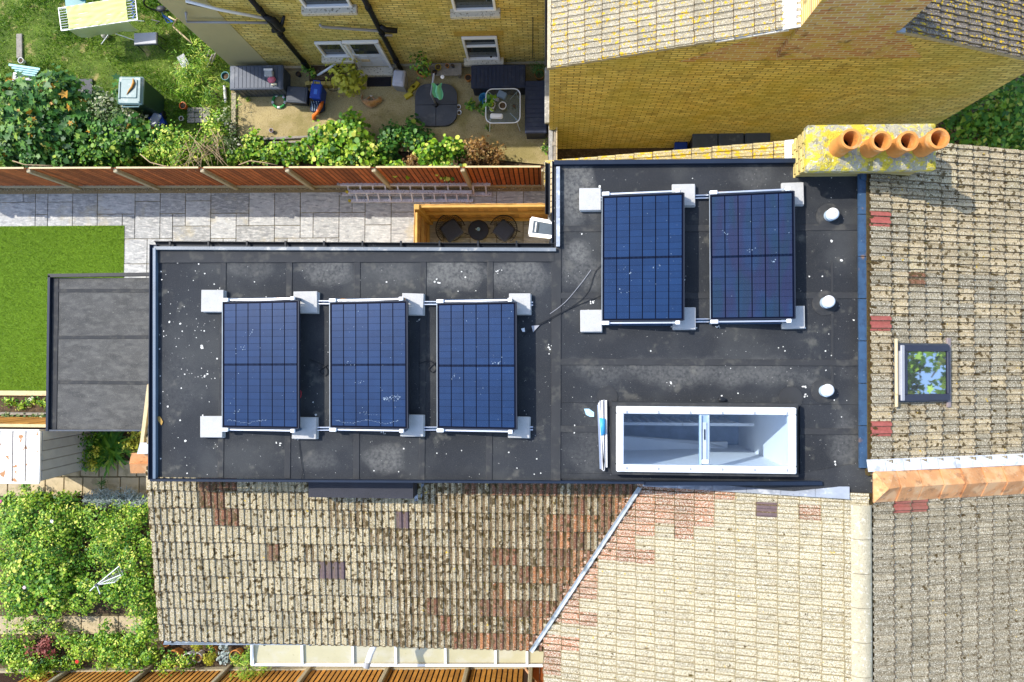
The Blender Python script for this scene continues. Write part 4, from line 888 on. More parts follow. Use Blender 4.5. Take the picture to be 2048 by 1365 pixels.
# continuous rails on the roof
for (x0,y0,x1,y1,lab) in ((440,604,1066,608,'aluminium mounting rail along the top ends of the three panels'),(440,858,1066,857,'aluminium mounting rail along the lower ends of the three panels'),(1200,399,1600,390,'aluminium mounting rail along the top ends of the panel pair'),(1205,643,1600,640,'aluminium mounting rail along the lower ends of the panel pair')):
    a_, b_ = P(x0,y0,ZR+.03), P(x1,y1,ZR+.03); t_ = thing('mounting_rail', lab, 'rail', (a_.x,a_.y,ZR), 'aluminium mounting rails')
    mesh('channel', MB().bar(a_-Vector((0,.02,0)),b_-Vector((0,.02,0)),.012,.05), ALU, t_); mesh('channel', MB().bar(a_+Vector((0,.02,0)),b_+Vector((0,.02,0)),.012,.05), ALU, t_); mesh('web', MB().bar(a_-Vector((0,0,.018)),b_-Vector((0,0,.018)),.028,.01), BLUEPAINT, t_)
blocks = [(401,580,445,624,'under the garden-end panel top corner, farthest from its neighbours'),(586,583,633,626,'between the first and second panel of three, top side'),(803,587,846,630,'between the second and third panel of three, top side'),(1018,587,1061,629,'at the cable-side top corner of the row of three'),
 (399,833,443,876,'under the garden-end panel lower corner'),(583,835,631,879,'between the first and second panel of three, lower side'),(800,830,846,874,'between the second and third panel of three, lower side'),(1016,834,1059,877,'at the cable-side lower corner of the row of three'),
 (1159,376,1202,420,'at the pair of panels, top corner near the open window'),(1345,368,1391,411,'between the pair of panels, top side'),(1565,365,1609,409,'at the pair of panels, top corner near the chimney'),
 (1161,620,1204,664,'at the pair of panels, lower corner near the cables'),(1346,615,1392,659,'between the pair of panels, lower side'),(1565,612,1611,657,'at the pair of panels, lower corner near the roof vents')]
for x0,y0,x1,y1,lab in blocks:
    z1 = ZR+.10; a_, b_ = P(x0,y0,z1), P(x1,y1,z1); c = (a_+b_)/2
    hgt = .055; t_ = thing('ballast_block', 'pale concrete ballast block '+lab, 'paving block', (c.x,c.y,ZR), 'concrete ballast blocks')
    for k in range(2): mesh('slab', MB().bbox((c.x+.012*(1-k),c.y-.008*(1-k),ZR+.018+.042*k),(b_.x-a_.x,a_.y-b_.y,.04),b=.005,rz=random.gauss(0,.012)), CONC, t_)
# cables
def cable(lab, pts, r=.0045, m=BLACK, z=ZR+.012):
    w = [P(px,py,z+(pts[i][2] if len(pts[i]) > 2 else 0)) for i,(px,py) in enumerate([(p[0],p[1]) for p in pts])]
    out = []
    for i in range(len(w)-1):
        p0,p1,p2,p3 = w[max(i-1,0)],w[i],w[i+1],w[min(i+2,len(w)-1)]
        for k in range(6):
            t = k/6; out.append(.5*((2*p1)+(p2-p0)*t+(2*p0-5*p1+4*p2-p3)*t*t+(3*p1-p0-3*p2+p3)*t**3))
    out.append(w[-1]); return mesh('cable', MB().tube(out,r,6), m, smooth=True, label=lab, cat='cable', base=w[0])
cable('black cable looping from the panel pair down to the row of three',[(1204,530),(1190,545),(1178,580),(1160,602),(1110,635),(1070,655),(1048,672),(1035,690)])
cable('thin black cable running straight beside the looping cable',[(1203,592),(1170,605),(1130,622),(1095,640),(1066,656)])
cable('pale cable lying across the felt between the two arrays',[(1182,540),(1160,570),(1130,605),(1100,628)],.0035,GREYPL)
cable('black cable dropping from a block over the roof edge',[(597,880),(600,905),(604,935),(602,962),(590,975,-.2)])
cable('black cable loop in the shade beside the middle panel',[(618,720),(640,728),(655,740),(650,752),(640,742),(655,730)],.006)
cable('black cable loop in the shade beside the third panel',[(838,728),(860,722),(872,735),(866,745),(858,738),(872,725)],.006)
cable('short red cable poking out beside the garden-end panel',[(598,778),(602,785),(601,795),(597,798)],.006,mat('red_cable',(.5,.02,.03),rough=.5,bump=0))
c = P(1072,657,ZR+.02); mesh('plastic_scrap', MB().prism([P(1063,652,ZR+.02),P(1079,651,ZR+.02),P(1066,665,ZR+.02)],.01,None), GREYPL, label='small grey triangular scrap lying on the cables', cat='scrap', base=c)
c = P(1047,661,ZR+.02); mesh('plastic_scrap', MB().prism([P(1042,658,ZR+.015),P(1049,656,ZR+.015),P(1050,664,ZR+.015),P(1045,664,ZR+.015)],.008,None), WHITE, label='tiny white scrap next to the third panel', cat='scrap', base=c)
c = P(420,848,ZR); mesh('dry_leaf', MB().add([P(x_,y_,ZR+.012) for x_,y_ in ((314,834),(320,833),(326,844),(323,851),(316,842))],[(0,1,2,3,4)]), mat('dry_leaf',(.40,.24,.06),rough=.9,bump=.3), label='brown dry leaf on the felt near the garden-side gutter', cat='leaf', base=P(320,840,ZR))
# bundle of wrapped strips by the skylight
bz = ZR+.035; t_ = thing('strip_bundle','bundle of long white and grey plastic strips wrapped in blue film by the skylight','bundle',P(1206,870,ZR))
strips = [(1196,810,1201,938,ALU),(1200,802,1204,940,GREYPL),(1204,801,1207,942,WHITE),(1208,800,1209,938,GREYPL),(1212,801,1213,935,WHITE),(1198,806,1208,941,WHITE)]
for k,(xa,ya,xb,yb2,m) in enumerate(strips): mesh('strip', MB().bar(P(xa,ya,bz+.01*(k % 3)),P(xb,yb2,bz+.01*(k % 3)),.022,.012), m, t_)
mesh('blue_film', MB().prism([P(1199,836,bz+.04),P(1210,838,bz+.045),P(1211,868,bz+.045),P(1202,872,bz+.04)],.02,None), mat('blue_film',(.05,.32,.62),rough=.4,bump=.2), t_, smooth=True)
c = P(1178,825,ZR); fl = [P(x_,y_,ZR+.012+.01*(i % 2)) for i,(x_,y_) in enumerate(((1168,818),(1178,818),(1188,825),(1188,834),(1180,834),(1172,830)))]
mesh('blue_wrapper', MB().prism(fl,.004,None), mat('pale_blue_film',(.42,.68,.85),rough=.5,bump=.2), label='crumpled pale blue wrapper lying beside the strip bundle', cat='wrapper', base=c)
c = P(1444,800,ZR); mesh('rubber_foot', MB().lathe((c.x,c.y,ZR),[(.055,0),(.055,.03),(.03,.04),(0,.04)],14,sy=.6), BLACK, label='small black rubber foot behind the skylight frame', cat='foot', base=c)
# ================================================================== FENCES
def fence(name, label, x0, x1, yfun, ht, face, bmat, pmat, post_px, side, pitch=.112, gb=True, capm=PALEWOOD, gap=0):
    """close-boarded fence along X: boards, posts, gravel boards, cap rail; side=-1 boards face -Y"""
    f = thing(name, label, 'fence', ((x0+x1)/2, yfun((x0+x1)/2), 0)); z0 = .16 if gb else 0
    k = 0; x = x0; me = {}
    bw = pitch*.72; mb = MB(); 
    th0, th1 = .005, .02
    vs = [(-bw/2,0,z0),(bw/2,-side*0+.0,z0),(bw/2,th0*2,z0),(-bw/2,th1*2,z0)]
    mbx = MB().add([(-bw/2,-.013,z0),(bw/2,-.004,z0),(bw/2,.002,z0),(-bw/2,.002,z0),(-bw/2,-.013,ht),(bw/2,-.004,ht),(bw/2,.002,ht),(-bw/2,.002,ht)],[(0,1,5,4),(1,2,6,5),(2,3,7,6),(3,0,4,7),(4,5,6,7)])
    bme = bpy.data.meshes.new('board'); bme.from_pydata(mbx.v,[],mbx.f); bme.materials.append(bmat); bme.materials.append(mat('stained_backing',(.045,.018,.008),rough=.9,bump=.3)); bme.polygons.foreach_set('material_index',[0,1,0,1,0])  # board side faces coloured dark as the shade in the gaps
    while x < x1:
        y = yfun(x); M = Matrix.Translation((x, y, random.gauss(0,.004)))
        if side > 0: M = M @ Matrix.Rotation(math.pi,4,'Z')
        inst('board', bme, f, M); x += pitch
    for a, b in zip(post_px[:-1], post_px[1:]):
        mesh('backing', MB().bar((a,yfun(a)-side*.010,(ht+z0)/2-.01),(b,yfun(b)-side*.010,(ht+z0)/2-.01),.012,ht-z0-.04), mat('stained_backing',(.045,.018,.008),rough=.9,bump=.3), f)  # added dark sheet behind the boards, standing in for gap shade
        mesh('cap_rail', MB().bar((a+.06,yfun(a)+.0,ht+.012),(b-.06,yfun(b),ht+.012),.038,.02), capm, f)
        if gb: mesh('gravel_board', MB().bar((a+.05,yfun(a)+side*.012,.08),(b-.05,yfun(b)+side*.012,.08),.045,.15), pmat, f)
    for a in post_px: mesh('post', MB().bbox((a,yfun(a)+side*.035,(ht-.04)/2),(.10,.11,ht-.04),b=.015), pmat, f)
    return f
yT = lambda x: 4.02-.0075*x*1.0+.0
tops = [P(a,365,0).x for a in (-10,160,317,474,627,783,943)]+[-.1]
fence('fence','red brown closeboard fence with concrete posts between patio and overgrown beds',-14.6,-.10,yT,1.75,-1,FENCE_R,POSTC,[-14.9]+tops,-1)
yB = lambda x: -7.52+.035*(x+.4)*1.0
bots = [P(a,1330,0).x for a in (-30,146,303,460,623,779,937,1062)]
fence('fence','orange closeboard fence below the lean-to roof',-12.6,-.55,yB,1.75,1,FENCE_Y,POSTC,bots,1,pitch=.125,gb=True)
# leaning orange boards at the end of the orange fence
g0 = thing('timber_gate','orange red timber gate brace beside the lean-to end','gate',(-.2,-7.4,0))
for k in range(3): mesh('gate_board', MB().bbox((-.42+.17*k,-7.55,.85),(.16,.03,1.7),b=.005), mat('gate_red',(.50,.13,.03),rough=.8,bump=.3,objvar=.15), g0)
mesh('gate_brace', MB().bar((-.5,-7.51,.2),(.0,-7.51,1.5),.08,.03), mat('gate_pale',(.55,.30,.16),rough=.8,bump=.3), g0)
# privacy screen of new timber round the seating corner
scr = thing('timber_screen','new yellow timber closeboard screen round the seating corner','fence',(-1.5,3.1,0))
ya = P(960,414,1.75).y; xa = P(834,415,1.75).x; xb = -.03; yb2 = P(834,500,1.75).y-.3
mbx = MB().box((0,0,.875),(.118,.016,1.75)); bme = bpy.data.meshes.new('board'); bme.from_pydata(mbx.v,[],mbx.f); bme.materials.append(TIMBER)
BRD = mat('screen_board',(.52,.28,.09),rough=.85,var=.2,bump=.3,objvar=.25); bme.materials.clear(); bme.materials.append(BRD)
x = xa
while x < xb: inst('board',bme,scr,Matrix.Translation((x,ya+.06+random.uniform(-.006,.006),random.uniform(0,.012)))); x += .112
y = ya
while y > yb2: inst('board',bme,scr,Matrix.Translation((xa-.06+random.uniform(-.006,.006),y,random.uniform(0,.012))) @ Matrix.Rotation(math.pi/2,4,'Z')); y -= .112
for z in (1.70,1.0,.22):
    mesh('rail', MB().bbox(((xa+xb)/2,ya+.02,z),(xb-xa,.06,.09),b=.008), TIMBER, scr); mesh('rail', MB().bbox((xa-.02,(ya+yb2)/2-.06,z),(.06,ya-yb2-.1,.09),b=.008), TIMBER, scr)
mesh('post', MB().bbox((xa,ya,.9),(.12,.12,1.8),b=.01), TIMBER, scr)
# ladders lying against the fence foot
def ladder(lab, a0, a1, b0, b1, n, feet):
    t_ = thing('ladder', lab, 'ladder', ((a0.x+b1.x)/2,(a0.y+b1.y)/2,0), 'aluminium ladders on the paving')
    mesh('stile', MB().bar(a0,a1,.085,.035,up=(0,.3,1)), ALUD, t_); mesh('stile', MB().bar(b0,b1,.085,.035,up=(0,.3,1)), ALUD, t_)
    for k in range(n):
        s = (k+.6)/n; p = a0.lerp(a1,s); q = b0.lerp(b1,s); mesh('rung', MB().bar(p,q,.034,.034), ALUD, t_)
    for p,d in ((a0,-1),(b0,-1)): mesh('foot', MB().bbox(p+Vector((d*.03,0,0)),(.07,.06,.09),b=.012), feet, t_)
ladder('long aluminium ladder lying against the foot of the red fence',P(680,369,.36),P(981,369,.36),P(684,389,.06),P(983,389,.06),12,GREYPL)
ladder('shorter aluminium ladder with yellow feet resting on the long one',P(697,384,.24),P(944,385,.24),P(702,402,.06),P(946,402,.06),11,YELLOW)
mesh('timber_offcut', MB().bar(P(978,371,.1),P(1012,374,.1),.05,.05), TIMBER, label='short yellow timber offcut beyond the ladder end', cat='timber', base=P(995,372,0))
# ================================================================== PATIO SEATS
def wire_chair(lab, cpx, cpy, facing, s=1):
    c = P(cpx,cpy,.4); c.z = 0; t_ = thing('wire_chair', lab, 'chair', c, 'black wire garden chairs'); R = Matrix.Rotation(facing,3,'Z')
    W_ = lambda x,y,z: c+R @ Vector((x*s,y*s,z*s))
    mesh('cushion', MB().bbox(W_(0,.02,.42),(.46*s,.46*s,.07),b=.03,rz=facing), CUSH, t_)
    rim = []; bot = []
    for k in range(25):
        a = math.radians(-20+220*k/24); rim.append(W_(.36*math.cos(a),-.02-.36*math.sin(a)+.05,.74-.10*abs(math.cos(a)))); bot.append(W_(.25*math.cos(a),-.25*math.sin(a)+.05,.38))
    mesh('back_rim', MB().tube(rim,.012,6), WIRE, t_, smooth=True)
    w = MB()
    for k in range(25):
        for d in (-3,3):
            j = k+d
            if 0 <= j < 25: w.tube([rim[k],(rim[k]+bot[j])/2+(rim[k]-bot[j])*.03,bot[j]],.0045,4,False)
    mesh('wire_lattice', w, WIRE, t_)
    mesh('seat_frame', MB().tube([W_(.24*math.cos(a),.02+.26*math.sin(a),.37) for a in [2*math.pi*i/16 for i in range(17)]],.011,6), WIRE, t_)
    for sx,sy in ((-1,-1),(1,-1),(1,1),(-1,1)): mesh('leg', MB().tube([W_(.17*sx,.17*sy,.37),W_(.29*sx,.27*sy,.0)],.011,6), WIRE, t_)
wire_chair('black wire chair with charcoal cushion closer to the timber corner post',902,460,math.radians(215),.95)
wire_chair('black wire chair with charcoal cushion closer to the open window',1009,460,math.radians(140),.9)
c = P(957,461,.45); c.z = 0; t_ = thing('round_table','small round black table between the two wire chairs','table',c)
mesh('table_top', MB().lathe((c.x,c.y,.43),[(.235,0),(.245,.01),(.245,.022),(.232,.03),(.228,.024),(0,.024)],36), WIRE, t_, smooth=40)
for k in range(3): a = k*2.09+.5; mesh('leg', MB().tube([(c.x+.15*math.cos(a),c.y+.15*math.sin(a),.43),(c.x+.27*math.cos(a),c.y+.27*math.sin(a),0)],.011,6), WIRE, t_)
g_ = P(957,459,.52); t2 = thing('glass_mug','clear glass mug on the small round black table','mug',(g_.x,g_.y,.455))
mesh('mug_body', MB().lathe((g_.x,g_.y,.455),[(.035,0),(.042,.09),(.036,.088),(.03,.01),(0,.01)],18), mat('mug_glass',(.45,.62,.66),rough=.1,bump=0), t2, smooth=40); mesh('handle', MB().tube([(g_.x-.04,g_.y,.53),(g_.x-.07,g_.y+.01,.51),(g_.x-.04,g_.y,.475)],.007,6), MATS['mug_glass'], t2)
# ================================================================== BRICK REAR WING (top): walls, windows, pipes
YW = 7.011
XL = -7.80; XM = P(538,128,.25).x
profile(YW,YW+.3,[(XM,-.05),(-.06,-.05),(-.06,4.6),(XM,4.6)],BRICK_G,rear)
profile(YW-.012,YW+.28,[(XL,-.05),(XM,-.05),(XM,4.6),(XL,4.6)],RENDER,rear,'rendered_wall')
mesh('wall', MB().box((XL+.14,8.4,2.3),(.28,2.2,4.6)), RENDER, rear)
mesh('roof', MB().prism([(XL-.1,YW-.08,4.62),(-.02,YW-.08,4.62),(-.02,9.6,5.5),(XL-.1,9.6,5.5)],.1,None), T_NEIGH, rear)
mesh('plinth', MB().box(((XM-.06)/2,YW-.03,.05),(-.06-XM,.06,.20)), POSTC, rear)
def wallrect(pxa,pya,pxb,pyb,y=YW): a,b = PY(pxa,pya,y),PY(pxb,pyb,y); return min(a.x,b.x),max(a.x,b.x),min(a.z,b.z),max(a.z,b.z)
def window(x0,x1,z0,z1,sill=True,trans=True,name='window',blind=False):
    w = mesh(name, MB().box(((x0+x1)/2,YW-.005,(z0+z1)/2),(x1-x0,.02,z1-z0)), SASH, rear); t = .055
    for cx,cz,sx,sz in (((x0+x1)/2,z1-t/2,x1-x0,t),((x0+x1)/2,z0+t/2,x1-x0,t),(x0+t/2,(z0+z1)/2,t,z1-z0-2*t),(x1-t/2,(z0+z1)/2,t,z1-z0-2*t)): mesh('frame', MB().bbox((cx,YW-.04,cz),(sx-.002,.06,sz-.002),b=.006), WHITE, w)
    if trans: mesh('transom', MB().bbox(((x0+x1)/2,YW-.04,z0+(z1-z0)*.62),(x1-x0-2*t,.05,.05),b=.006), WHITE, w)
    if sill: mesh('sill', MB().bbox(((x0+x1)/2,YW-.07,z0-.06),(x1-x0+.16,.20,.10),b=.012), STONE, w)
    return w
x0,x1,_,_ = wallrect(922,70,1000,110); window(x0,x1,.42,1.55)
mesh('lintel', MB().box(((x0+x1)/2,YW-.004,1.66),(x1-x0+.3,.02,.2)), mat('arch_brick',(.46,.30,.05),rough=.9,var=.3,scale=14,bump=.5), rear)
x0,x1,_,_ = wallrect(905,0,990,10); window(x0-.02,x1+.02,2.75,4.0)
x0,x1,_,_ = wallrect(600,0,705,8); window(x0+.02,x1,3.02,4.1)
# door and side window
dx0,dx1,_,_ = wallrect(708,82,790,134); dz0,dz1 = .12,1.45
dx0, dx1 = PY(722,134,YW).x, PY(784,134,YW).x
door = mesh('door', MB().bbox(((dx0+dx1)/2,YW-.02,(dz0+dz1)/2),(dx1-dx0,.05,dz1-dz0),b=.008), mat('door_white',(.62,.65,.70),rough=.35,bump=.02), rear)
for cx,cz,sx,sz in ((dx0,(dz0+dz1)/2,.07,dz1-dz0),(dx1,(dz0+dz1)/2,.07,dz1-dz0),((dx0+dx1)/2,dz1,dx1-dx0+.07,.07)): mesh('door_frame', MB().bbox((cx,YW-.05,cz),(sx,.07,sz),b=.006), WHITE, door)
mesh('door_pane', MB().box(((dx0+dx1)/2,YW-.048,1.10),((dx1-dx0)*.72,.008,.52)), SASH, door)
for k in (-1,1): mesh('door_panel', MB().bbox(((dx0+dx1)/2+k*(dx1-dx0)*.2,YW-.045,.48),((dx1-dx0)*.3,.02,.48),b=.006), MATS['door_white'], door)
mesh('letter_plate', MB().bbox(((dx0+dx1)/2-.14,YW-.06,.52),(.2,.02,.12),b=.004), PALEWOOD, door)
mesh('door_handle', MB().tube([(dx0+.07,YW-.06,.95),(dx0+.07,YW-.11,.95),(dx0+.2,YW-.11,.93)],.012,6), WHITE, door)
mesh('door_step', MB().bbox(((dx0+dx1)/2,YW-.13,.06),(dx1-dx0+.12,.26,.13),b=.015), STONE, rear)
sx0, sx1 = dx0-.68, dx0-.06; window(sx0,sx1,.72,1.45,trans=False)
# drainpipes
def pipe(pts, r, m, nm='drainpipe', parent=rear): return mesh(nm, MB().tube(pts,r,10), m, parent, smooth=True)
px1 = PY(560,60,YW).x; pa = PY(511,0,YW-.1)
pipe([(-5.85,YW-.09,4.5),(-5.85,YW-.09,.0)],.055,BLACK); pipe([(P(800,100,1).x*0-3.62,YW-.09,4.5),(-3.62,YW-.09,0.0)],.055,BLACK)
for z in (.5,1.9,3.0): mesh('pipe_collar', MB().lathe((-5.85,YW-.09,z),[(.07,0),(.07,.09)],12), BLACK, rear, smooth=40); mesh('pipe_collar', MB().lathe((-3.62,YW-.09,z),[(.07,0),(.07,.09)],12), BLACK, rear, smooth=40)
YP = YW-.10
q = [PY(a,b,YP) for a,b in ((371,2),(440,20),(530,37))]; pipe(q,.032,WHITE,'waste_pipe')
q = [PY(a,b,YP) for a,b in ((372,26),(373,44),(440,45),(535,46))]; pipe([q[0]+Vector((0,0,0)),q[1],q[2],q[3]],.026,GREYPL,'waste_pipe')
q = [PY(a,b,YP-.04) for a,b in ((530,33),(548,42),(556,52),(566,60))]; pipe(q,[.05,.075,.075,.06],BLACK,'pipe_junction'); q = [PY(a,b,YP) for a,b in ((545,62),(560,60),(568,34))]; pipe(q,[.05,.05,.03],BLACK,'pipe_junction')
q = [PY(a,b,YP) for a,b in ((640,50),(645,54),(755,62),(768,70),(785,71))]; pipe(q,.03,GREYPL,'waste_pipe')
q = [PY(a,b,YP-.03) for a,b in ((762,53),(772,60),(795,62))]; pipe(q,[.045,.06,.055],BLACK,'pipe_junction')
pipe([PY(373,8,YW-.03),PY(440,21,YW-.03)],.008,BLACK,'wall_cable'); pipe([PY(1066,35,YW-.03),PY(1065,115,YW-.03)],.008,BLACK,'wall_cable')
# planter bricks etc. on the bay between
# ================================================================== GABLE HOUSE details
mesh('chimney_stack', MB().box((4.5,YG+.21,6.55),(1.52,.58,2.8)), BRICK_R, gab)
profile(YG-.004,YG+.02,[(2.2,4.9),(6.2,4.9),(5.26,5.98),(3.74,6.2)],BRICK_R,gab,'gable_top')
mesh('lead_flashing', MB().prism([(3.50,YG-.09,zGL(3.50)+.05),(3.73,YG-.09,zGL(3.73)+.05),(3.73,YG+.9,zGL(3.73)+.05),(3.50,YG+.9,zGL(3.50)+.05)],.02,None), LEADW, gab)
mesh('lead_flashing', MB().prism([(5.22,YG-.10,zGR(5.22)+.02),(5.36,YG-.10,zGR(5.36)+.05),(5.36,YG+.08,zGR(5.36)+.05),(5.25,YG+.10,zGR(5.25)+.05)],.03,None), LEAD, gab)
mesh('verge_board', MB().bar((2.6,YG-.07,zGL(2.6)-.03),(3.6,YG-.07,zGL(3.6)-.03),.03,.04), WHITEPAINT, gab)
# boundary wall / gate between yard and passage
bw = thing('boundary_wall','narrow pale boundary wall with rough concrete coping between yard and passage','wall',(.05,5.6,0))
a_, b_ = P(1100,132,1.85), P(1100,250,1.85)
mesh('coping', MB().bbox((a_.x-.03,(4.95+a_.y)/2+.1,1.5),(.17,a_.y-4.95,.10),b=.015), mat('rough_coping',(.33,.32,.30),rough=.95,var=.3,scale=9,bump=.8,layers=(((.6,.58,.55),14,.6,.05,4,.7),)), bw)
mesh('wall_face', MB().box((a_.x+.02,(4.1+6.7)/2,.72),(.09,2.6,1.44)), MATS['rough_coping'], bw)
for k in range(16): mesh('board', MB().bbox((.19,6.6-.1*k*1.55,.8),(.02,.145,1.6),b=.004), PALEWOOD, bw)
mesh('post', MB().bbox((.13,4.6,.75),(.10,.10,1.5),b=.012), GREYWOOD, bw); mesh('cap_rail', MB().bar((.14,4.15,1.45),(.15,4.9,1.45),.06,.05), GREYWOOD, bw); mesh('cap_block', MB().bbox((P(1108,137,1.8).x,P(1108,137,1.8).y,1.8),(.09,.10,.05),b=.01), WHITE, bw)
# bins in the passage
def bin_small(lab, px, py, w, d, h, m, lidm, grp=None):
    c = P(px,py,h); t_ = thing('bin',lab,'bin',(c.x,c.y,0),grp); mesh('bin_body', MB().box((c.x,c.y,h/2),(w,d,h-.04),taper=.8), m, t_); mesh('lid', MB().bbox((c.x,c.y,h),(w+.04,d+.05,.06),b=.02), lidm, t_); mesh('handle', MB().tube([(c.x-w*.3,c.y+d/2+.04,h),(c.x-w*.3,c.y+d/2+.08,h),(c.x+w*.3,c.y+d/2+.08,h),(c.x+w*.3,c.y+d/2+.04,h)],.015,6), lidm, t_)
bin_small('small blue bin at the foot of the gable wall',1362,297,.26,.24,.45,BLUEPL,BLUEPL)
bin_small('black wheelie bin nearest the blue bin by the gable wall',1410,291,.52,.6,1.0,WIRE,SLATEPL)
bin_small('middle black wheelie bin along the gable wall',1462,288,.52,.6,1.0,WIRE,SLATEPL)
bin_small('black wheelie bin nearest the chimney along the gable wall',1515,286,.52,.6,1.0,WIRE,SLATEPL)
c = P(1565,284,.4); t_ = thing('crate','red plastic crate by the black bins in the passage','crate',(c.x,c.y,0))
for sx,sy,wx_,wy in ((0,-.2,.5,.02),(0,.2,.5,.02),(-.25,0,.02,.4),(.25,0,.02,.4)): mesh('side', MB().box((c.x+sx,c.y+sy,.2),(wx_,wy,.4)), mat('red_plastic',(.5,.02,.05),rough=.5,bump=.02), t_)
mesh('base', MB().box((c.x,c.y,.02),(.5,.4,.03)), MATS['red_plastic'], t_)
# ================================================================== YARD OBJECTS
def storage(lab, q, h, n, along, bm):
    a = P(q[0],q[1],h); b = P(q[2],q[3],h); c = (a+b)/2; w = abs(b.x-a.x); d = abs(a.y-b.y)
    t_ = thing('storage_box',lab,'storage box',(c.x,c.y,0),'plastic garden storage boxes')
    mesh('box_body', MB().box((c.x,c.y,(h-.05)/2),(w-.06,d-.06,h-.05)), bm, t_); mesh('lid', MB().bbox((c.x,c.y,h-.035),(w,d,.05),b=.02), bm, t_)
    L_ = w if along == 'x' else d
    for k in range(n):
        s = -L_/2+.04+(L_-.08)*(k+.5)/n; sz = (L_-.08)/n-.012
        if along == 'x': mesh('slat', MB().bbox((c.x+s,c.y,h-.008),(sz,d-.07,.012),b=.004), bm, t_)
        else: mesh('slat', MB().bbox((c.x,c.y+s,h-.008),(w-.07,sz,.012),b=.004), bm, t_)
    for k in range(int(L_/.12)):
        s = -L_/2+.08+k*.12
        if along == 'x': mesh('side_rib', MB().box((c.x+s,c.y-d/2+.025,(h-.08)/2),(.05,.012,h-.1)), bm, t_)
    return t_
storage('slate grey slatted storage box against the rendered wall',(459,131,566,178),.55,13,'x',mat('slate_lid',(.060,.075,.105),rough=.5,var=.15,scale=6,bump=.1,layers=(((.20,.21,.22),3,.62,.07,5,.5),)))
NAVY = mat('navy_black_plastic',(.016,.022,.045),rough=.5,var=.2,scale=7,bump=.1,layers=(((.05,.055,.07),6,.62,.07,5,.5),))
storage('navy black slatted storage box below the white framed window',(942,130,1051,175),.55,13,'x',NAVY)
storage('navy black storage box standing along the boundary wall',(1050,161,1094,266),.55,11,'y',NAVY)
# things on the first box
c = P(537,147,.64); t_ = thing('plastic_jug','clear plastic tub upturned on the slate storage box','tub',(c.x,c.y,.56)); mesh('tub_body', MB().bbox((c.x,c.y,.61),(.20,.16,.10),b=.02), mat('clear_plastic',(.38,.40,.40),rough=.2,bump=.05), t_); mesh('rim', MB().bbox((c.x,c.y+.08,.665),(.22,.05,.02),b=.006), POTW, t_)
c = P(543,159,.60); mb = MB().ell((c.x,c.y,.59),(.10,.08,.045),12,6,.2); mesh('crumpled_cloth', mb, mat('pink_cloth',(.62,.16,.22),rough=.9,var=.5,scale=14,bump=.5), smooth=True, label='crumpled pink and white cloth on the slate storage box', cat='cloth', base=(c.x,c.y,.56))
c = P(548,169,.58); mesh('white_tin', MB().bbox((c.x,c.y,.575),(.13,.05,.03),b=.006).box((c.x,c.y,.592),(.09,.02,.004)), mat('cream_tin',(.62,.58,.40),rough=.5,bump=.02), label='flat cream tin on the front edge of the slate box', cat='tin', base=(c.x,c.y,.56))
# dark container, blue caddy
def lidbox(name, lab, cat, px, py, w, d, h, rz, bm, lm):
    c = P(px,py,h); t_ = thing(name,lab,cat,(c.x,c.y,0)); R = Matrix.Rotation(rz,3,'Z')
    mesh('box_body', MB().box((c.x,c.y,h/2),(w*.92,d*.92,h-.02),rz=rz,taper=.88), bm, t_); mesh('lid', MB().bbox((c.x,c.y,h),(w,d,.035),rz=rz,b=.015), lm, t_)
    mesh('lid_rim', MB().bbox((c.x,c.y,h+.02),(w*.82,d*.82,.012),rz=rz,b=.006), lm, t_); return t_,c,R
lidbox('storage_crate','dark grey lidded crate beside the green hose ring','crate',594,190,.52,.40,.30,-.08,BLUEBLK,SLATEPL)
t_,c,R = lidbox('recycling_caddy','bright blue recycling caddy with raised handle','bin',632,183,.27,.36,.42,-.12,BLUEPL,BLUEPL)
mesh('handle', MB().tube([c+R @ Vector(v) for v in ((-.09,.17,0),(-.08,.24,.03),(.08,.24,.03),(.09,.17,0))],.016,6), BLUEPL, t_)
mesh('emblem', MB().bbox(c+Vector((0,-.02,.03)),(.08,.12,.006),rz=-.12,b=.002), mat('pale_blue_mark',(.05,.16,.55),rough=.5,bump=0), t_)
c = P(634,217,.15); t_ = thing('rucksack','navy and orange bag slumped on the concrete by the caddy','bag',(c.x,c.y,0))
mesh('bag_body', MB().ell((c.x,c.y+.04,.11),(.19,.17,.12),14,8,.12), mat('navy_cloth',(.012,.03,.07),rough=.8,var=.4,bump=.4), t_, smooth=True); mesh('orange_trim', MB().tube([(c.x+.15,c.y+.16,.17),(c.x+.12,c.y+.02,.23),(c.x+.02,c.y-.12,.18),(c.x-.10,c.y-.16,.08),(c.x-.12,c.y-.24,.03)],[.03,.05,.04,.05,.04],8), ORANGE, t_, smooth=True)
for k in range(4): mesh('strap', MB().tube([(c.x-.13+.06*k,c.y+.16,.19),(c.x-.08+.06*k,c.y+.02,.24),(c.x-.10+.05*k,c.y-.08,.2)],.008,5), mat('pale_strap',(.42,.55,.62),rough=.7,bump=0), t_)
c = P(558,203,.03); t_ = thing('hose_ring','green and white ring lying flat on the yard concrete','ring',(c.x,c.y,0))
for k in range(14):
    pts = [(c.x+.155*math.cos(a),c.y+.155*math.sin(a),.03) for a in [2*math.pi*(k+i/4)/14 for i in range(5)]]
    mesh('ring_segment', MB().tube(pts,.032,8), POTW if k % 3 == 1 else mat('green_ring',(.02,.25,.05),rough=.5,bump=.05), t_, smooth=True)
def bbx(name, lab, cat, px, py, z, size, rz, m, b=.01): c = P(px,py,z); return mesh(name, MB().bbox((c.x,c.y,z-size[2]/2),size,rz=rz,b=b), m, label=lab, cat=cat, base=(c.x,c.y,z-size[2]))
bbx('doormat','black rubber doormat in front of the white door','mat',758,157,.015,(.60,.40,.015),0,RUBBER,.004)
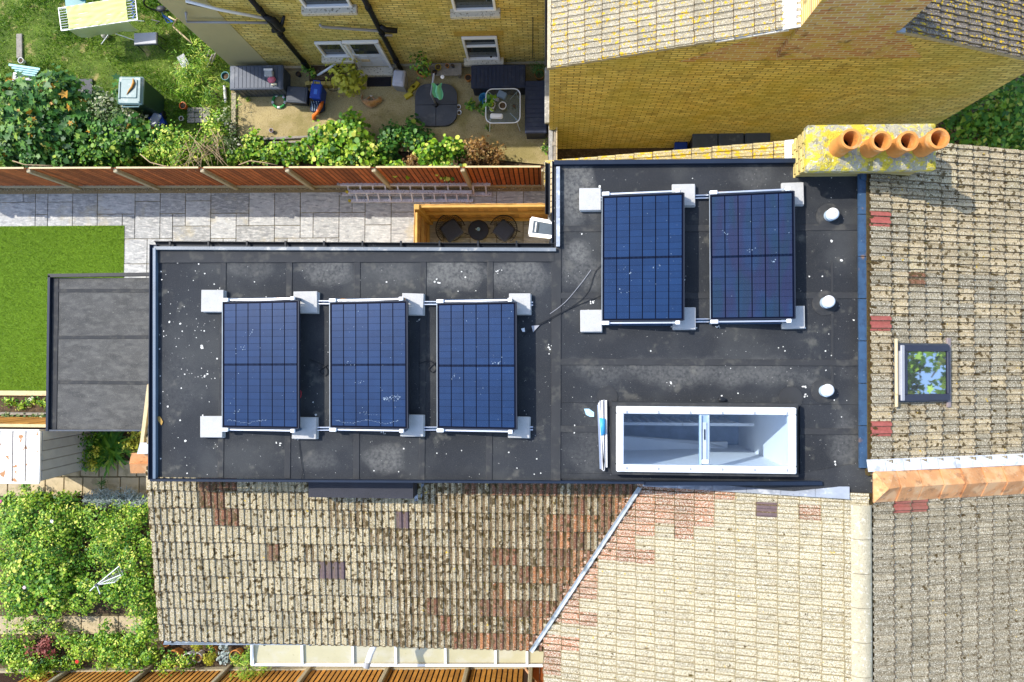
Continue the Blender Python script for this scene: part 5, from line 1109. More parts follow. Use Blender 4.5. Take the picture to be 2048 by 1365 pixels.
c = P(798,157,.42); t_ = thing('flip_bin','light grey flip top bin beside the doormat','bin',(c.x,c.y,0)); mesh('bin_body', MB().box((c.x,c.y,.2),(.28,.38,.4),rz=-.12,taper=.85), GREYPL, t_); mesh('lid', MB().bbox((c.x,c.y,.43),(.29,.39,.06),rz=-.12,b=.03), mat('pale_grey_plastic',(.46,.46,.50),rough=.5,bump=.03), t_); mesh('flap', MB().bbox((c.x,c.y+.03,.466),(.19,.24,.015),rz=-.12,b=.006), MATS['pale_grey_plastic'], t_)
for (px,py,rz,lb) in ((831,170,.9,'yellow block standing farthest from the cat'),(823,177,.9,'yellow block between its two neighbours near the parasol base'),(816,190,.55,'yellow block nearest the ginger cat')):
    bbx('yellow_block',lb,'block',px,py,.09,(.20,.11,.09),rz,YELLOW,.008)['group'] = 'yellow blocks by the parasol base'
# parasol base of four weights and its pole
c = P(872,210,.08); t_ = thing('parasol_weights','rounded square charcoal parasol base made of four weights','parasol base',(c.x,c.y,0))
def roundsq(hw, r, n=6):
    out = []
    for sx,sy,a0 in ((1,1,0),(-1,1,90),(-1,-1,180),(1,-1,270)):
        for k in range(n+1): a = math.radians(a0+90*k/n); out.append((sx*(hw-r)+r*math.cos(a),sy*(hw-r)+r*math.sin(a)))
    return out
hw = .515; R_ = .31
for sx,sy in ((1,1),(-1,1),(-1,-1),(1,-1)):
    pts = [(sx*.006,sy*.075),(sx*.075,sy*.006),(sx*hw,sy*.006)]+[(sx*(hw-R_+R_*math.cos(math.radians(a))),sy*(hw-R_+R_*math.sin(math.radians(a)))) for a in range(0,91,15)]+[(sx*.006,sy*hw)]
    mesh('weight', MB().prism([(c.x+x,c.y+y) for x,y in pts],.0,.085), mat('charcoal_plastic',(.060,.064,.075),rough=.55,var=.2,scale=4,bump=.15,layers=(((.16,.16,.15),3,.62,.08,5,.5),)), t_)
pp = thing('parasol_pole','grey metal pole rising from the charcoal parasol base','pole',(c.x,c.y,.0))
top = P(868,148,1.25); mesh('tube', MB().tube([(c.x,c.y,.02),(c.x-.05,c.y+.1,.5),top],.024,10), GREYPL, pp, smooth=True); mesh('base_collar', MB().lathe((c.x,c.y,.0),[(.05,0),(.05,.12),(.03,.13)],12), WIRE, pp)
mesh('hook', MB().lathe(P(885,155,1.2),[(.04,0),(.045,.02),(0,.03)],12), POTW, pp)
tw = MB(); tops_ = [P(863+7*k,170-1.5*(k % 2),1.0) for k in range(4)]; bots_ = [P(x_,y_,.62) for x_,y_ in ((868,196),(873,199),(880,201),(886,201))]
for i in range(9):
    for j in range(9):
        u_, v_ = i/8, j/8; a_ = tops_[0].lerp(tops_[3],u_); b_ = bots_[0].lerp(bots_[3],u_); p = a_.lerp(b_,v_); tw.v.append((p.x+.02*math.sin(7*v_+3*u_),p.y+.05*math.sin(9*u_)*(1-v_*.4),p.z+.05*math.cos(11*u_+v_)))
for i in range(8):
    for j in range(8): a_ = i*9+j; tw.f.append((a_,a_+1,a_+10,a_+9))
mesh('towel', tw, MINT, smooth=True, label='mint green towel hanging on the parasol pole', cat='towel', base=(c.x,c.y+.3,.6))
# small bowls
for (px,py,lb) in ((917,214,'white rimmed bowl nearer the house wall beside the parasol base'),(918,225,'white rimmed bowl with droppings farther from the house wall')):
    c = P(px,py,.05); t_ = thing('bowl',lb,'bowl',(c.x,c.y,0),'bowls beside the parasol base'); mesh('bowl_body', MB().lathe((c.x,c.y,0),[(.04,0),(.062,.05),(.052,.05),(.035,.012),(0,.012)],20), POTW, t_, smooth=40); mesh('contents', MB().lathe((c.x,c.y,.022),[(.045,0),(0,.002)],14), SOIL, t_)
# glass table
c = P(1006,212,.70); t_ = thing('glass_table','square glass table with white rounded rim crowded with pots','table',(c.x,c.y,0))
pts = roundsq(.40,.15); mesh('table_top', MB().prism([(c.x+x,c.y+y) for x,y in pts],.685,.695), GLASSD, t_)
mesh('rim', MB().tube([(c.x+x,c.y+y,.69) for x,y in pts+pts[:1]],.013,6,False), WHITE, t_, smooth=True)
for sx,sy in ((1,1),(-1,1),(-1,-1),(1,-1)): mesh('leg', MB().tube([(c.x+sx*.30,c.y+sy*.30,.68),(c.x+sx*.37,c.y+sy*.37,0)],.012,6), WHITE, t_); mesh('brace', MB().tube([(c.x+sx*.36,c.y+sy*.36,.675),(c.x+sx*.16,c.y+sy*.16,.672)],.008,5), WHITE, t_)
# pots --------------------------------------------------------------------------
def pot(lab, px, py, r, h, m, soil=True, plant=None, z=0, n=0, ls=.05, shape='simple', name='plant_pot', spread=1.0, pm=None, ht=.2, group=None, cat='plant pot'):
    c = P(px,py,z+h); t_ = thing(name,lab,cat,(c.x,c.y,z),group)
    mesh('pot_body', MB().lathe((c.x,c.y,z),[(r*.72,0),(r*.95,h*.8),(r*1.02,h*.82),(r*1.04,h),(r*.92,h),(r*.86,h*.7),(r*.8,h*.7)],24), m, t_, smooth=40)
    mesh('pot_soil', MB().lathe((c.x,c.y,z+h*.78),[(r*.9,0),(0,.01)],16), SOIL, t_)
    if plant:
        pts,nr,tn = clumps([(c.x,c.y,z+h+ht*.3,r*spread,r*spread,ht)],n,8,.5); pts[:,2] = np.maximum(pts[:,2],z+h*.8)
        scatter('foliage',pts,nr,rng.uniform(ls*.7,ls*1.3,len(pts)),shape,plant,t_,tint=tn)
        mesh('stem', MB().tube([(c.x,c.y,z+h*.7),(c.x+.01,c.y,z+h+ht*.5)],.01,5), BARK, t_)
    return t_
pot('white pot holding a leafy green plant on the glass table',983,209,.085,.16,POTW,plant=LF_IVY,z=.695,n=26,ls=.13,spread=1.2,ht=.22)
pot('white pot of bare soil in the middle of the glass table',1005,211,.085,.15,POTW,z=.695)
pot('small white cup on the glass table',983,219,.045,.09,POTW,z=.695,cat='cup')
pot('small black pot by the table rim',1028,212,.04,.07,WIRE,z=.695)
c = P(993,232,.74); mesh('trough', MB().bbox((c.x,c.y,.725),(.30,.12,.06),b=.03,rz=-.06).bbox((c.x,c.y,.757),(.25,.07,.006),b=.002,rz=-.06), POTW, label='narrow white trough along the rim of the glass table', cat='trough', base=(c.x,c.y,.695))
c = P(1004,189,.76); mesh('tray', MB().bbox((c.x,c.y,.73),(.22,.16,.06),b=.02,rz=-.45), mat('blue_grey_plastic',(.12,.17,.23),rough=.4,bump=.05), label='blue grey lidded tray at the wall end of the glass table', cat='tray', base=(c.x,c.y,.695))
c = P(992,197,.75); mesh('seed_tray', MB().bbox((c.x,c.y,.725),(.16,.07,.06),b=.02,rz=-.5), GREYPL, label='small grey seed tray beside the leafy white pot', cat='tray', base=(c.x,c.y,.695))
pot('dark pot with a bushy plant on the concrete near the glass table',943,212,.085,.16,GREYPL,plant=LF_IVY,n=70,ls=.08,spread=1.2,ht=.14)
pot('plant pot with trailing leaves tucked beside the glass table leg',968,216,.07,.16,WIRE,plant=LF_IVY,n=40,ls=.09,spread=1.4,ht=.16)
c = P(968,196,.3); mesh('blue_bucket', MB().lathe((c.x,c.y,0),[(.10,0),(.13,.28),(.12,.28),(.09,.02),(0,.02)],18), mat('sky_blue_plastic',(.08,.36,.60),rough=.45,bump=.02), smooth=40, label='sky blue bucket under the plants by the glass table', cat='bucket', base=(c.x,c.y,0))
pot('large terracotta pot with leafy plant on the wall bench',845,140,.15,.24,TERRA,plant=LF_IVY,z=.25,n=90,ls=.09,spread=1.5,ht=.25)
bnc = P(880,139,.24); t_ = thing('plant_bench','weathered low bench holding pots below the brick wall','bench',(bnc.x,bnc.y,0)); mesh('bench_top', MB().bbox((bnc.x,bnc.y,.22),(1.05,.30,.04),b=.006), GREYWOOD, t_)
for sx in (-.45,.45): mesh('leg', MB().bbox((bnc.x+sx,bnc.y,.1),(.06,.26,.2),b=.006), GREYWOOD, t_)
for px,py,r,m,lb in ((876,134,.07,YELLOW,'small yellow pot on the plant bench'),(894,131,.045,TERRA,'small terracotta pot on the plant bench'),(905,131,.04,SLATEPL,'small slate pot at the far end of the plant bench'),(869,144,.05,BLUEBLK,'small dark blue pot at the front of the plant bench')): pot(lb,px,py,r,.11,m,z=.24)
pot('empty terracotta pot tilted beside the navy storage box',936,155,.08,.16,TERRA)
pot('round pot with a feathery green plant by the drainpipe corner',1079,148,.12,.2,TERRA,plant=LF_DARK,n=330,ls=.07,shape='blade',spread=1.6,ht=.3)
pot('tiny square pot on the stone window sill',982,113,.04,.07,POTW,z=.42); pot('tiny round terracotta pot on the stone window sill',993,114,.035,.06,TERRA,z=.42)
pot('small lavender grey pot on the sunny concrete',542,261,.05,.09,mat('lavender_plastic',(.36,.34,.48),rough=.5,bump=.03)); pot('dark blue pot beside the storage box end',596,148,.06,.12,BLUEBLK); pot('dark pot by the black puddle under the yellow shrub',661,159,.07,.12,WIRE)
# raised brick edge with golden shrub
c = P(688,156,.2); rb = thing('brick_planter','low yellow brick planter under the golden shrub','planter',(P(655,155,.2).x,c.y,0))
for k in range(9): x_ = P(615+k*10.5,165,.2); mesh('brick', MB().bbox((x_.x,x_.y-.02,.10),(.12,.10,.20),b=.008), mat('planter_brick',(.42,.33,.10),rough=.95,var=.2,bump=.5,objvar=.2), rb)
mesh('planter_soil', MB().box((P(650,148,.1).x,P(650,148,.1).y,.08),(.75,.36,.15)), SOIL, rb)
mesh('waste_gully', MB().tube([P(634,152,.12),P(655,139,.3),P(678,123,.55)],.03,8), WHITE, rb, smooth=True)
c = P(690,178,.15); mesh('block_planter', MB().bbox((c.x,c.y-.02,.09),(.33,.18,.18),b=.01).lathe((c.x-.07,c.y-.02,.181),[(.06,0),(0,.002)],12).lathe((c.x+.08,c.y-.02,.181),[(.06,0),(0,.002)],12), PAVER, label='pale concrete block planter with two round holes', cat='planter', base=(c.x,c.y,0))
c = P(667,175,.03); mesh('dog_lead', MB().tube([(c.x+.15*math.cos(a),c.y+.09*math.sin(a),.015) for a in [2*math.pi*i/18 for i in range(19)]],.008,5), WIRE, label='thin black loop lying on the concrete by the golden shrub', cat='loop', base=(c.x,c.y,0))
bbx('wood_offcut','small pale wood offcut lying in the black loop','wood',667,175,.03,(.04,.11,.03),0,PALEWOOD,.004)
def bush(name, lab, ells, n, ls, m, shape='simple', sub=14, spread=.35, cat='shrub', stems=3, group=None, tint=0, smr=.012):
    e0 = ells[0]; t_ = thing(name,lab,cat,(e0[0],e0[1],0),group); pts,nr,tn = clumps(ells,n,sub,spread)
    scatter('foliage',pts,nr,np.clip(ls*np.exp(rng.normal(-.05,.36,len(pts))),ls*.4,ls*1.9),shape,m,t_,tint=np.clip(tn+tint,0,1))
    for e in ells[:4]:
        for k in range(stems):
            a = random.uniform(0,6.28); q = (e[0]+math.cos(a)*e[3]*.5,e[1]+math.sin(a)*e[4]*.5,e[2]+e[5]*.3); mesh('stem', MB().tube([(e[0],e[1],0),((e[0]+q[0])/2+.02,(e[1]+q[1])/2,q[2]*.55),q],[smr*1.4,smr,smr*.5],5), BARK, t_)
    return t_
def E_(px,py,z,rx,ry,rz): p = P(px,py,z); return (p.x,p.y,z*.6,rx,ry,rz)
bush('golden_shrub','golden yellow leaved shrub beside the white door',[E_(688,150,.6,.36,.40,.35)],420,.10,LF_YELLOW,spread=.4)
bush('small_weed','green weed sprouting at the black drainpipe foot',[E_(608,132,.4,.10,.10,.15),E_(618,142,.3,.1,.08,.12)],60,.07,LF_IVY,cat='weed',stems=1)
bush('small_weed','tiny weed in the concrete by the slate box',[E_(497,199,.05,.07,.06,.05)],40,.04,LF_IVY,cat='weed',stems=1)
bush('small_weed','tiny weed on the concrete below the glass table',[E_(976,256,.05,.05,.05,.06)],35,.04,LF_IVY,cat='weed',stems=1)
bush('small_weed','weed at the foot of the boundary wall',[E_(1093,293,.15,.12,.16,.12)],70,.05,LF_IVY,cat='weed',stems=1)
# ginger cat lying on its side: one skinned body
def cat_body():
    o = P(742,203,.1); o.z = 0
    pts = {'hip':(-.13,-.03,.075,.075),'b1':(-.05,-.065,.085,.085),'b2':(.04,-.06,.085,.082),'sh':(.11,-.03,.08,.068),'nk':(.15,.01,.08,.045),'hd':(.19,.03,.075,.056),'nose':(.225,.015,.06,.026),
     't1':(-.19,.03,.05,.026),'t2':(-.21,.09,.035,.02),'t3':(-.20,.16,.03,.018),
     'k1':(-.10,.05,.05,.034),'p1':(-.05,.11,.03,.018),'q1':(-.03,.13,.025,.016),'f1':(.07,.05,.05,.026),'g1':(.02,.10,.03,.016),'g2':(.0,.125,.025,.015),'e1':(.20,.075,.095,.010),'e2':(.16,.062,.115,.010),'e3':(.235,.05,.10,.006)}
    names = list(pts); ed = [('hip','b1'),('b1','b2'),('b2','sh'),('sh','nk'),('nk','hd'),('hd','nose'),('hip','t1'),('t1','t2'),('t2','t3'),('hip','k1'),('k1','p1'),('p1','q1'),('sh','f1'),('f1','g1'),('g1','g2'),('hd','e1'),('hd','e2')]
    me = bpy.data.meshes.new('cat'); me.from_pydata([pts[k][:3] for k in names],[(names.index(a),names.index(b)) for a,b in ed],[])
    ob = bpy.data.objects.new('cat',me); COL.objects.link(ob); ob.location = o; ob.scale = (1.18,1.18,1.1)
    md = ob.modifiers.new('s','SKIN'); md.use_smooth_shade = True
    for v,k in zip(me.skin_vertices[0].data,names): v.radius = (pts[k][3],pts[k][3]); v.use_root = k == 'hip'
    sb = ob.modifiers.new('d','SUBSURF'); sb.levels = 2; sb.render_levels = 2
    fur = mat('ginger_fur',(.46,.20,.035),rough=.95,var=.4,scale=22,bump=.8,bscale=160,sheen=.5,layers=(((.62,.38,.12),18,.58,.06,4,.6),((.22,.09,.02),11,.62,.05,4,.5)))
    me.materials.append(fur); tag(ob,'ginger cat lying on its side on the yard concrete','cat'); ORG[ob.name] = Vector(o)
    for a_ in ((-.03,.135,.025),(.0,.13,.025)): mesh('white_paw', MB().ell(Vector(o)+Vector(a_),(.018,.022,.014),8,5), mat('white_fur',(.75,.70,.62),rough=.95,bump=.4), ob, smooth=True)
    for a_ in ((.165,.075,.12),(.205,.085,.10)): mesh('ear', MB().lathe(Vector(o)+Vector(a_),[(.018,-.01),(.011,.015),(0,.035)],8), fur, ob, smooth=True)
cat_body()
# ================================================================== OVERGROWN GARDEN (top)
n = 52000; gx = rng.uniform(-14.2,-7.7,n); gy = rng.uniform(4.5,8.9,n)
dens = .5+.5*np.sin(gx*2.1+1.4*np.sin(gy*1.8))*np.sin(gy*2.6+1.1*np.sin(gx*1.2)); keep = rng.random(n) < .35+.65*dens
gx, gy, dens = gx[keep], gy[keep], dens[keep]; n = len(gx)
scatter('rough_grass',np.c_[gx,gy,np.full(n,-.01)],rng.normal(size=(n,3))*.6+np.array([0,0,.25]),rng.uniform(.05,.14,n)*(.6+.7*dens),'blade',LF_GRASS,tint=np.clip(.66-.42*dens+rng.normal(0,.19,n),0,1),heading=np.c_[rng.normal(0,.75,(n,2)),np.full(n,1.0)],kind='stuff',label='patchy rough grass of the overgrown garden',cat='grass')
# airer with green cloth
h = .95; q = [P(117,17,h),P(270,-8,h),P(275,40,h),P(123,62,h)]
t_ = thing('clothes_airer','white folding clothes airer standing on the rough grass','clothes airer',((q[0].x+q[2].x)/2,(q[0].y+q[2].y)/2,0))
for a_,b_ in ((0,1),(1,2),(2,3),(3,0)): mesh('airer_frame', MB().tube([q[a_],q[b_]],.011,6), WHITE, t_)
for k in range(9): s = (k+.5)/9; mesh('airer_wire', MB().tube([q[0].lerp(q[3],s),q[1].lerp(q[2],s)],.005,5), WHITE, t_)
cx_,cy_ = (q[0].x+q[2].x)/2,(q[0].y+q[2].y)/2
for a_,b_ in ((q[0].lerp(q[3],.5).lerp(q[1].lerp(q[2],.5),.12),(.55,-.28)),(q[0].lerp(q[3],.5).lerp(q[1].lerp(q[2],.5),.88),(-.55,-.28)),(q[0].lerp(q[3],.5).lerp(q[1].lerp(q[2],.5),.2),(.55,.28)),(q[0].lerp(q[3],.5).lerp(q[1].lerp(q[2],.5),.8),(-.55,.28))):
    mesh('leg', MB().tube([a_,(cx_+b_[0],cy_+b_[1],0)],.011,6), WHITE, t_)
for k in range(10): p = (q[1].lerp(q[2],.08+.09*k)).lerp(q[0].lerp(q[3],.08+.09*k),.03+.02*(k % 2)); mesh('peg', MB().bbox(p+Vector((0,0,.012)),(.05,.018,.02),b=.003,rz=.3*(k % 3)), mat('blue_peg',(.04,.12,.42),rough=.5,bump=0), t_)
cl = MB(); NU, NV = 44, 30
for i in range(NU+1):
    for j in range(NV+1):
        u_, v_ = i/NU, j/NV
        if v_ < .68: p = q[0].lerp(q[1],.105+.775*u_).lerp(q[3].lerp(q[2],.105+.775*u_),v_/.68); sg = .010*math.sin(9*math.pi*v_/.68)-.002; p = p+Vector((0,0,.016+sg*.5+.009*math.sin(26*u_+7*math.sin(6*v_+3*u_))+.006*math.sin(60*u_*v_)))
        else:
            t = (v_-.68)/.32; p = q[3].lerp(q[2],.105+.775*u_); p = p+Vector((0,-.015-.02*math.sin(t*3),.012-.42*t)); p = p+Vector((0,.018*math.sin(17*u_+2*t)*t,0))
        cl.v.append(tuple(p))
for i in range(NU):
    for j in range(NV): a_ = i*(NV+1)+j; cl.f.append((a_,a_+NV+1,a_+NV+2,a_+1))
mesh('green_sheet', cl, CLOTHG, smooth=True, label='lime green sheet spread over the clothes airer', cat='sheet', base=(cx_,cy_,h))
c = P(147,5,.5); t_ = thing('garden_chair','teal fabric garden chair behind the clothes airer','chair',(c.x,c.y,0)); mesh('seat', MB().bbox((c.x,c.y,.42),(.52,.42,.03),b=.01,rz=.1), TEALPL, t_); mesh('backrest', MB().bbox((c.x+.05,c.y+.28,.65),(.52,.04,.5),b=.01,rz=.1), TEALPL, t_)
for sx in (-.25,.25):
    for sy in (-.18,.2): mesh('leg', MB().tube([(c.x+sx,c.y+sy,.42),(c.x+sx*1.15,c.y+sy*1.2,0)],.012,6), BLUEBLK, t_)
def stool(lab, px, py, z, w, d, rz):
    c = P(px,py,z); t_ = thing('side_table',lab,'table',(c.x,c.y,0)); mesh('table_top', MB().bbox((c.x,c.y,z-.02),(w,d,.04),b=.01,rz=rz), GREYPL, t_); mesh('rim', MB().bbox((c.x,c.y,z-.045),(w+.02,d+.02,.03),b=.01,rz=rz), SLATEPL, t_)
    for sx in (-1,1):
        for sy in (-1,1): mesh('leg', MB().tube([(c.x+sx*w*.45,c.y+sy*d*.42,z-.04),(c.x+sx*w*.5,c.y+sy*d*.5,0)],.012,6), WIRE, t_)
stool('small grey rectangular table on the rough grass near the airer',290,77,.45,.56,.28,.03)
mesh('striped_ball', MB().ell((P(210,71,.1).x,P(210,71,.1).y,.10),(.09,.09,.10),14,10), mat('striped_cloth',(.36,.34,.28),rough=.8,var=.5,scale=30,bump=.2), smooth=True, label='grey striped ball below the airer', cat='ball', base=(P(210,71,.1).x,P(210,71,.1).y,0))
mesh('weathered_plank', MB().bbox((P(38,92,.04).x,P(38,92,.04).y,.02),(.15,.62,.04),b=.006,rz=.03), GREYWOOD, label='weathered grey plank lying in the grass', cat='plank', base=P(38,92,0))
pot('white pot lying by the weathered plank',41,121,.07,.12,POTW)
c = P(48,141,.2); t_ = thing('folded_chair','folded pale turquoise garden chair by the maple shrub','chair',(c.x,c.y,0))
for k in range(4): mesh('folded_panel', MB().bar(P(18+6*k,130+5.5*k,.22-.03*k),P(80-3*k,139+4*k,.22-.03*k),.055,.02), mat('turquoise_plastic',(.20,.46,.47),rough=.5,bump=.05), t_)
mesh('frame', MB().bar(P(28,148,.1),P(76,153,.1),.03,.03), WHITE, t_)
bbx('flat_slab','flat grey paving slab half under the maple shrub','slab',45,160,.05,(.55,.35,.05),-.1,GREYPL)
bbx('dark_sheet','flat dark grey sheet behind the shrubs','sheet',160,175,.06,(.62,.42,.03),0,mat('dark_board',(.10,.10,.11),rough=.9,bump=.2),.004)
# wheelie bin with feather on the lid
z = 1.05; L0 = P(262,182,z); t_ = thing('wheelie_bin','grey green wheelie bin with rusty feather on its lid','bin',(L0.x,L0.y,0))
mesh('bin_body', MB().box((L0.x,L0.y,.52),(.54,.60,.98),taper=.78), BINDARK, t_)
mesh('lid', MB().bbox((L0.x,L0.y,z),(.60,.66,.07),b=.03,rz=-.03), BINGREEN, t_); mesh('lid_panel', MB().bbox((L0.x-.02,L0.y+.03,z+.04),(.40,.44,.03),b=.015,rz=-.03), BINGREEN, t_)
mesh('lid_ridge', MB().bbox((L0.x+.24,L0.y,z+.04),(.06,.60,.05),b=.015,rz=-.03), BINGREEN, t_); mesh('lid_ridge', MB().bbox((L0.x-.25,L0.y,z+.04),(.05,.40,.04),b=.012,rz=-.03), BINGREEN, t_)
mesh('handle', MB().tube([(L0.x-.2,L0.y-.33,z-.02),(L0.x-.2,L0.y-.38,z),(L0.x+.2,L0.y-.38,z),(L0.x+.2,L0.y-.33,z-.02)],.016,6), BINGREEN, t_)
for sx in (-.25,.25): mesh('wheel', MB().lathe((L0.x+sx,L0.y-.25,.10),[(.0,-.025),(.1,-.025),(.1,.025),(0,.025)],16,M=Matrix.Rotation(math.pi/2,3,'Y')), WIRE, t_)
mesh('feather', MB().tube([P(266,158,z+.07),P(267,166,z+.08),P(264,174,z+.08),P(258,182,z+.075),P(253,190,z+.065)],[.014,.028,.026,.018,.004],6), mat('rust_feather',(.46,.22,.04),rough=.9,bump=.3), smooth=True, label='curved rusty brown feather lying on the wheelie bin lid', cat='feather', base=(L0.x,L0.y,z))
c = P(308,238,.25); t_ = thing('plastic_tub','clear and blue plastic tubs half hidden by leaves','tub',(c.x,c.y,0)); mesh('tub_body', MB().box((c.x+.03,c.y-.02,.1),(.34,.30,.2),rz=.4,taper=.85), BLUEPL, t_); mesh('clear_lid', MB().bbox((c.x,c.y-.02,.24),(.22,.36,.05),rz=-.55,b=.03), mat('frosted_plastic',(.42,.46,.55),rough=.35,bump=.05), t_)
pot('bright orange pot on the grass',365,211,.085,.15,ORANGE); pot('small pale pot beside the weathered pavers',362,237,.055,.09,POTW)
c = P(398,231,.02); t_ = thing('old_pavers','patch of weathered pavers sunk in the weeds','pavers',(c.x,c.y,0))
for i in range(3):
    for j in range(3): mesh('paver', MB().bbox((c.x-.2+.2*i,c.y-.13+.13*j,.015),(.19,.12,.05),b=.008,rz=random.gauss(0,.05)), GREYWOOD, t_)
c = P(452,190,.1); mesh('spray_can', MB().tube([P(449,172,.05),P(451,199,.05)],.035,10).tube([P(451,200,.05),P(451,206,.05)],.022,8), POTW, smooth=40, label='white spray can lying at the yard edge', cat='can', base=(c.x,c.y,0))
pot('teal watering pot half under leaves at the storage box end',450,152,.10,.25,TEALPL)
bbx('concrete_kerb','narrow concrete kerb at the garden end of the yard','kerb',467,228,.05,(.12,1.05,.07),0,POSTC)
bbx('timber_sleeper','pale timber sleeper edging the shrub bed','timber',585,275,.07,(1.9,.06,.09),.03,GREYWOOD); bbx('timber_sleeper','lower pale timber board in the shrub bed','timber',560,285,.05,(1.3,.05,.06),.02,GREYWOOD)
mesh('grey_board', MB().bbox((P(366,122,.06).x,P(366,122,.06).y,.05),(.20,.32,.02),rz=.5,b=.003), GREYPL, label='small grey board lying in the tall grass', cat='board', base=P(366,122,0))
t_ = thing('branch_frame','bent pale branch and leaning planks by the rendered wall','branches',P(352,60,0))
for k,pl in enumerate(([(338,34,.3),(352,42,.4),(356,36,.3),(345,52,.2),(370,75,.1),(385,88,.05)],[(425,110,.5),(415,135,.1)],[(431,108,.5),(424,128,.1)],[(420,100,.4),(410,128,.05)])): mesh('branch', MB().tube([P(*x_) for x_ in pl],.022,6), PALEWOOD if k == 0 else GREYWOOD, t_, smooth=True)
t_ = thing('bicycle','blue framed bicycle part hidden beside the rendered wall','bicycle',P(325,25,0)); mesh('saddle', MB().ell(P(322,18,.9),(.12,.08,.04),12,6), WIRE, t_, smooth=True)
mesh('frame', MB().tube([P(322,20,.85),P(326,30,.45),P(345,44,.4),P(335,46,.3),P(326,30,.45)],.018,8), mat('bike_blue',(.02,.08,.30),rough=.35,bump=0), t_); mesh('wheel', MB().tube([P(318,8,.35)+Vector((.33*math.cos(a),.05*math.cos(a),.33*math.sin(a))) for a in [2*math.pi*i/24 for i in range(25)]],.02,6), WIRE, t_); mesh('handlebar', MB().tube([P(303,40,.8),P(320,44,.85),P(312,49,.8)],.014,6), WIRE, t_)
# shrubs ------------------------------------------------------------------------
G1 = 'shrubs along the overgrown bed'
bush('maple_shrub','dark maple leaved shrub overhanging the folded chair',[E_(30,200,1.2,.75,.62,.8),E_(105,180,1.3,.62,.48,.8),E_(70,255,1.1,.9,.5,.7),E_(10,290,.9,.55,.35,.6),E_(150,265,.9,.5,.42,.6)],3600,.12,LF_MAPLE,'maple',22,.33,group=G1,smr=.02)
bush('holly_shrub','pale speckled shrub just below the wheelie bin',[E_(205,215,.9,.45,.42,.6),E_(235,240,.8,.4,.35,.5)],1800,.065,LF_VAR,'simple',22,.33,group=G1)
bush('leafy_shrub','deep green shrub against the fence below the wheelie bin',[E_(225,290,.9,.45,.42,.6),E_(275,270,.8,.35,.36,.5),E_(180,310,.8,.5,.25,.5)],2200,.075,LF_IVY,'round',22,.33,group=G1,tint=-.12)
bush('climbing_shrub','light green climber with bare twigs near the weathered pavers',[E_(335,280,.9,.45,.45,.5),E_(380,290,.9,.45,.4,.5),E_(300,295,.8,.35,.3,.5),E_(425,255,.7,.3,.45,.4)],2600,.06,LF_SUN,'simple',24,.33,group=G1,tint=.08)
bush('weed_clump','tall yellow green weeds beside the rendered wall',[E_(400,100,.5,.3,.45,.35),E_(385,150,.45,.4,.5,.3),E_(425,185,.35,.3,.45,.25),E_(360,130,.4,.3,.4,.25)],1700,.09,LF_SUN,'blade',22,.4,cat='weeds',group=G1)
bush('rose_shrub','pale flecked shrub at the corner of the yard kerb',[E_(445,235,.5,.25,.3,.3),E_(455,285,.5,.35,.25,.35)],900,.05,LF_VAR,'simple',16,.36,group=G1,tint=.1)
bush('bed_shrub','small green shrub behind the timber sleeper',[E_(505,288,.4,.3,.22,.25),E_(560,300,.4,.35,.22,.28)],900,.065,LF_SUN,'round',14,.36,group=G1)
bush('vine','broad leaved vine reaching over the concrete yard',[E_(645,272,.7,.35,.33,.4),E_(700,262,.9,.36,.45,.45),E_(720,300,.9,.45,.3,.45),E_(650,305,.8,.4,.25,.4),E_(700,235,.9,.22,.26,.3)],2500,.085,LF_SUN,'round',20,.33,cat='vine',group=G1)
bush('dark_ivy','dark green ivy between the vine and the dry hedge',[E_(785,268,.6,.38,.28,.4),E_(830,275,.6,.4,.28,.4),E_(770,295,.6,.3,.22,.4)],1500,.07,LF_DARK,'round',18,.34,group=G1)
bush('ivy','fresh green ivy spilling over the red fence top',[E_(855,300,1.2,.32,.26,.5),E_(900,290,1.2,.36,.24,.5),E_(880,325,1.6,.3,.12,.22),E_(790,322,1.6,.3,.12,.2)],1300,.08,LF_SUN,'round',16,.34,group=G1)
bush('dry_hedge','brown dried hedge behind the red fence',[E_(950,295,.9,.38,.28,.5),E_(985,305,.7,.28,.24,.35),E_(830,315,.9,.35,.14,.4)],1900,.055,LF_DRY,'simple',18,.36,group=G1)
bush('garden_shrub','glossy green shrub beyond the gable corner by the chimney pots',[E_(2010,235,1.8,.75,.75,.9),E_(2055,190,2.0,.7,.7,.9),E_(2050,290,1.6,.6,.6,.7)],3400,.11,LF_IVY,'simple',30,.34,tint=.05)
bush('ground_weeds','low brown and green weeds beside the gable corner',[E_(1925,265,.15,.4,.3,.15),E_(1945,285,.12,.5,.2,.12),E_(1900,280,.1,.3,.2,.1)],420,.06,LF_DRY,'simple',14,.5,cat='weeds')
bush('ground_weeds','low green weeds at the foot of the tiled roof verge',[E_(1955,290,.12,.3,.12,.12),E_(1925,283,.1,.25,.12,.1)],160,.06,LF_IVY,'simple',10,.5,cat='weeds')
t_ = thing('twigs','tangle of bare pale twigs leaning on the red fence','twigs',P(420,300,0))
for k in range(26):
    a_ = P(random.uniform(370,450),random.uniform(250,300),random.uniform(.6,1.2)); b_ = P(random.uniform(340,460),random.uniform(318,345),random.uniform(1.0,1.75)); m_ = (a_+b_)/2+Vector((random.gauss(0,.12),random.gauss(0,.05),.15)); mesh('twig', MB().tube([a_,m_,b_],[.009,.007,.004],5), TWIG, t_)
for pl in ([(25,322,1.75),(50,330,1.72),(80,331,1.72),(105,332,1.7)],[(282,310,1.7),(300,325,1.75),(330,333,1.78),(350,335,1.75)],[(478,330,1.6),(500,322,1.7),(530,326,1.7),(555,331,1.65)]): mesh('twig', MB().tube([P(*x_) for x_ in pl],.012,6), TWIG, t_, smooth=True)
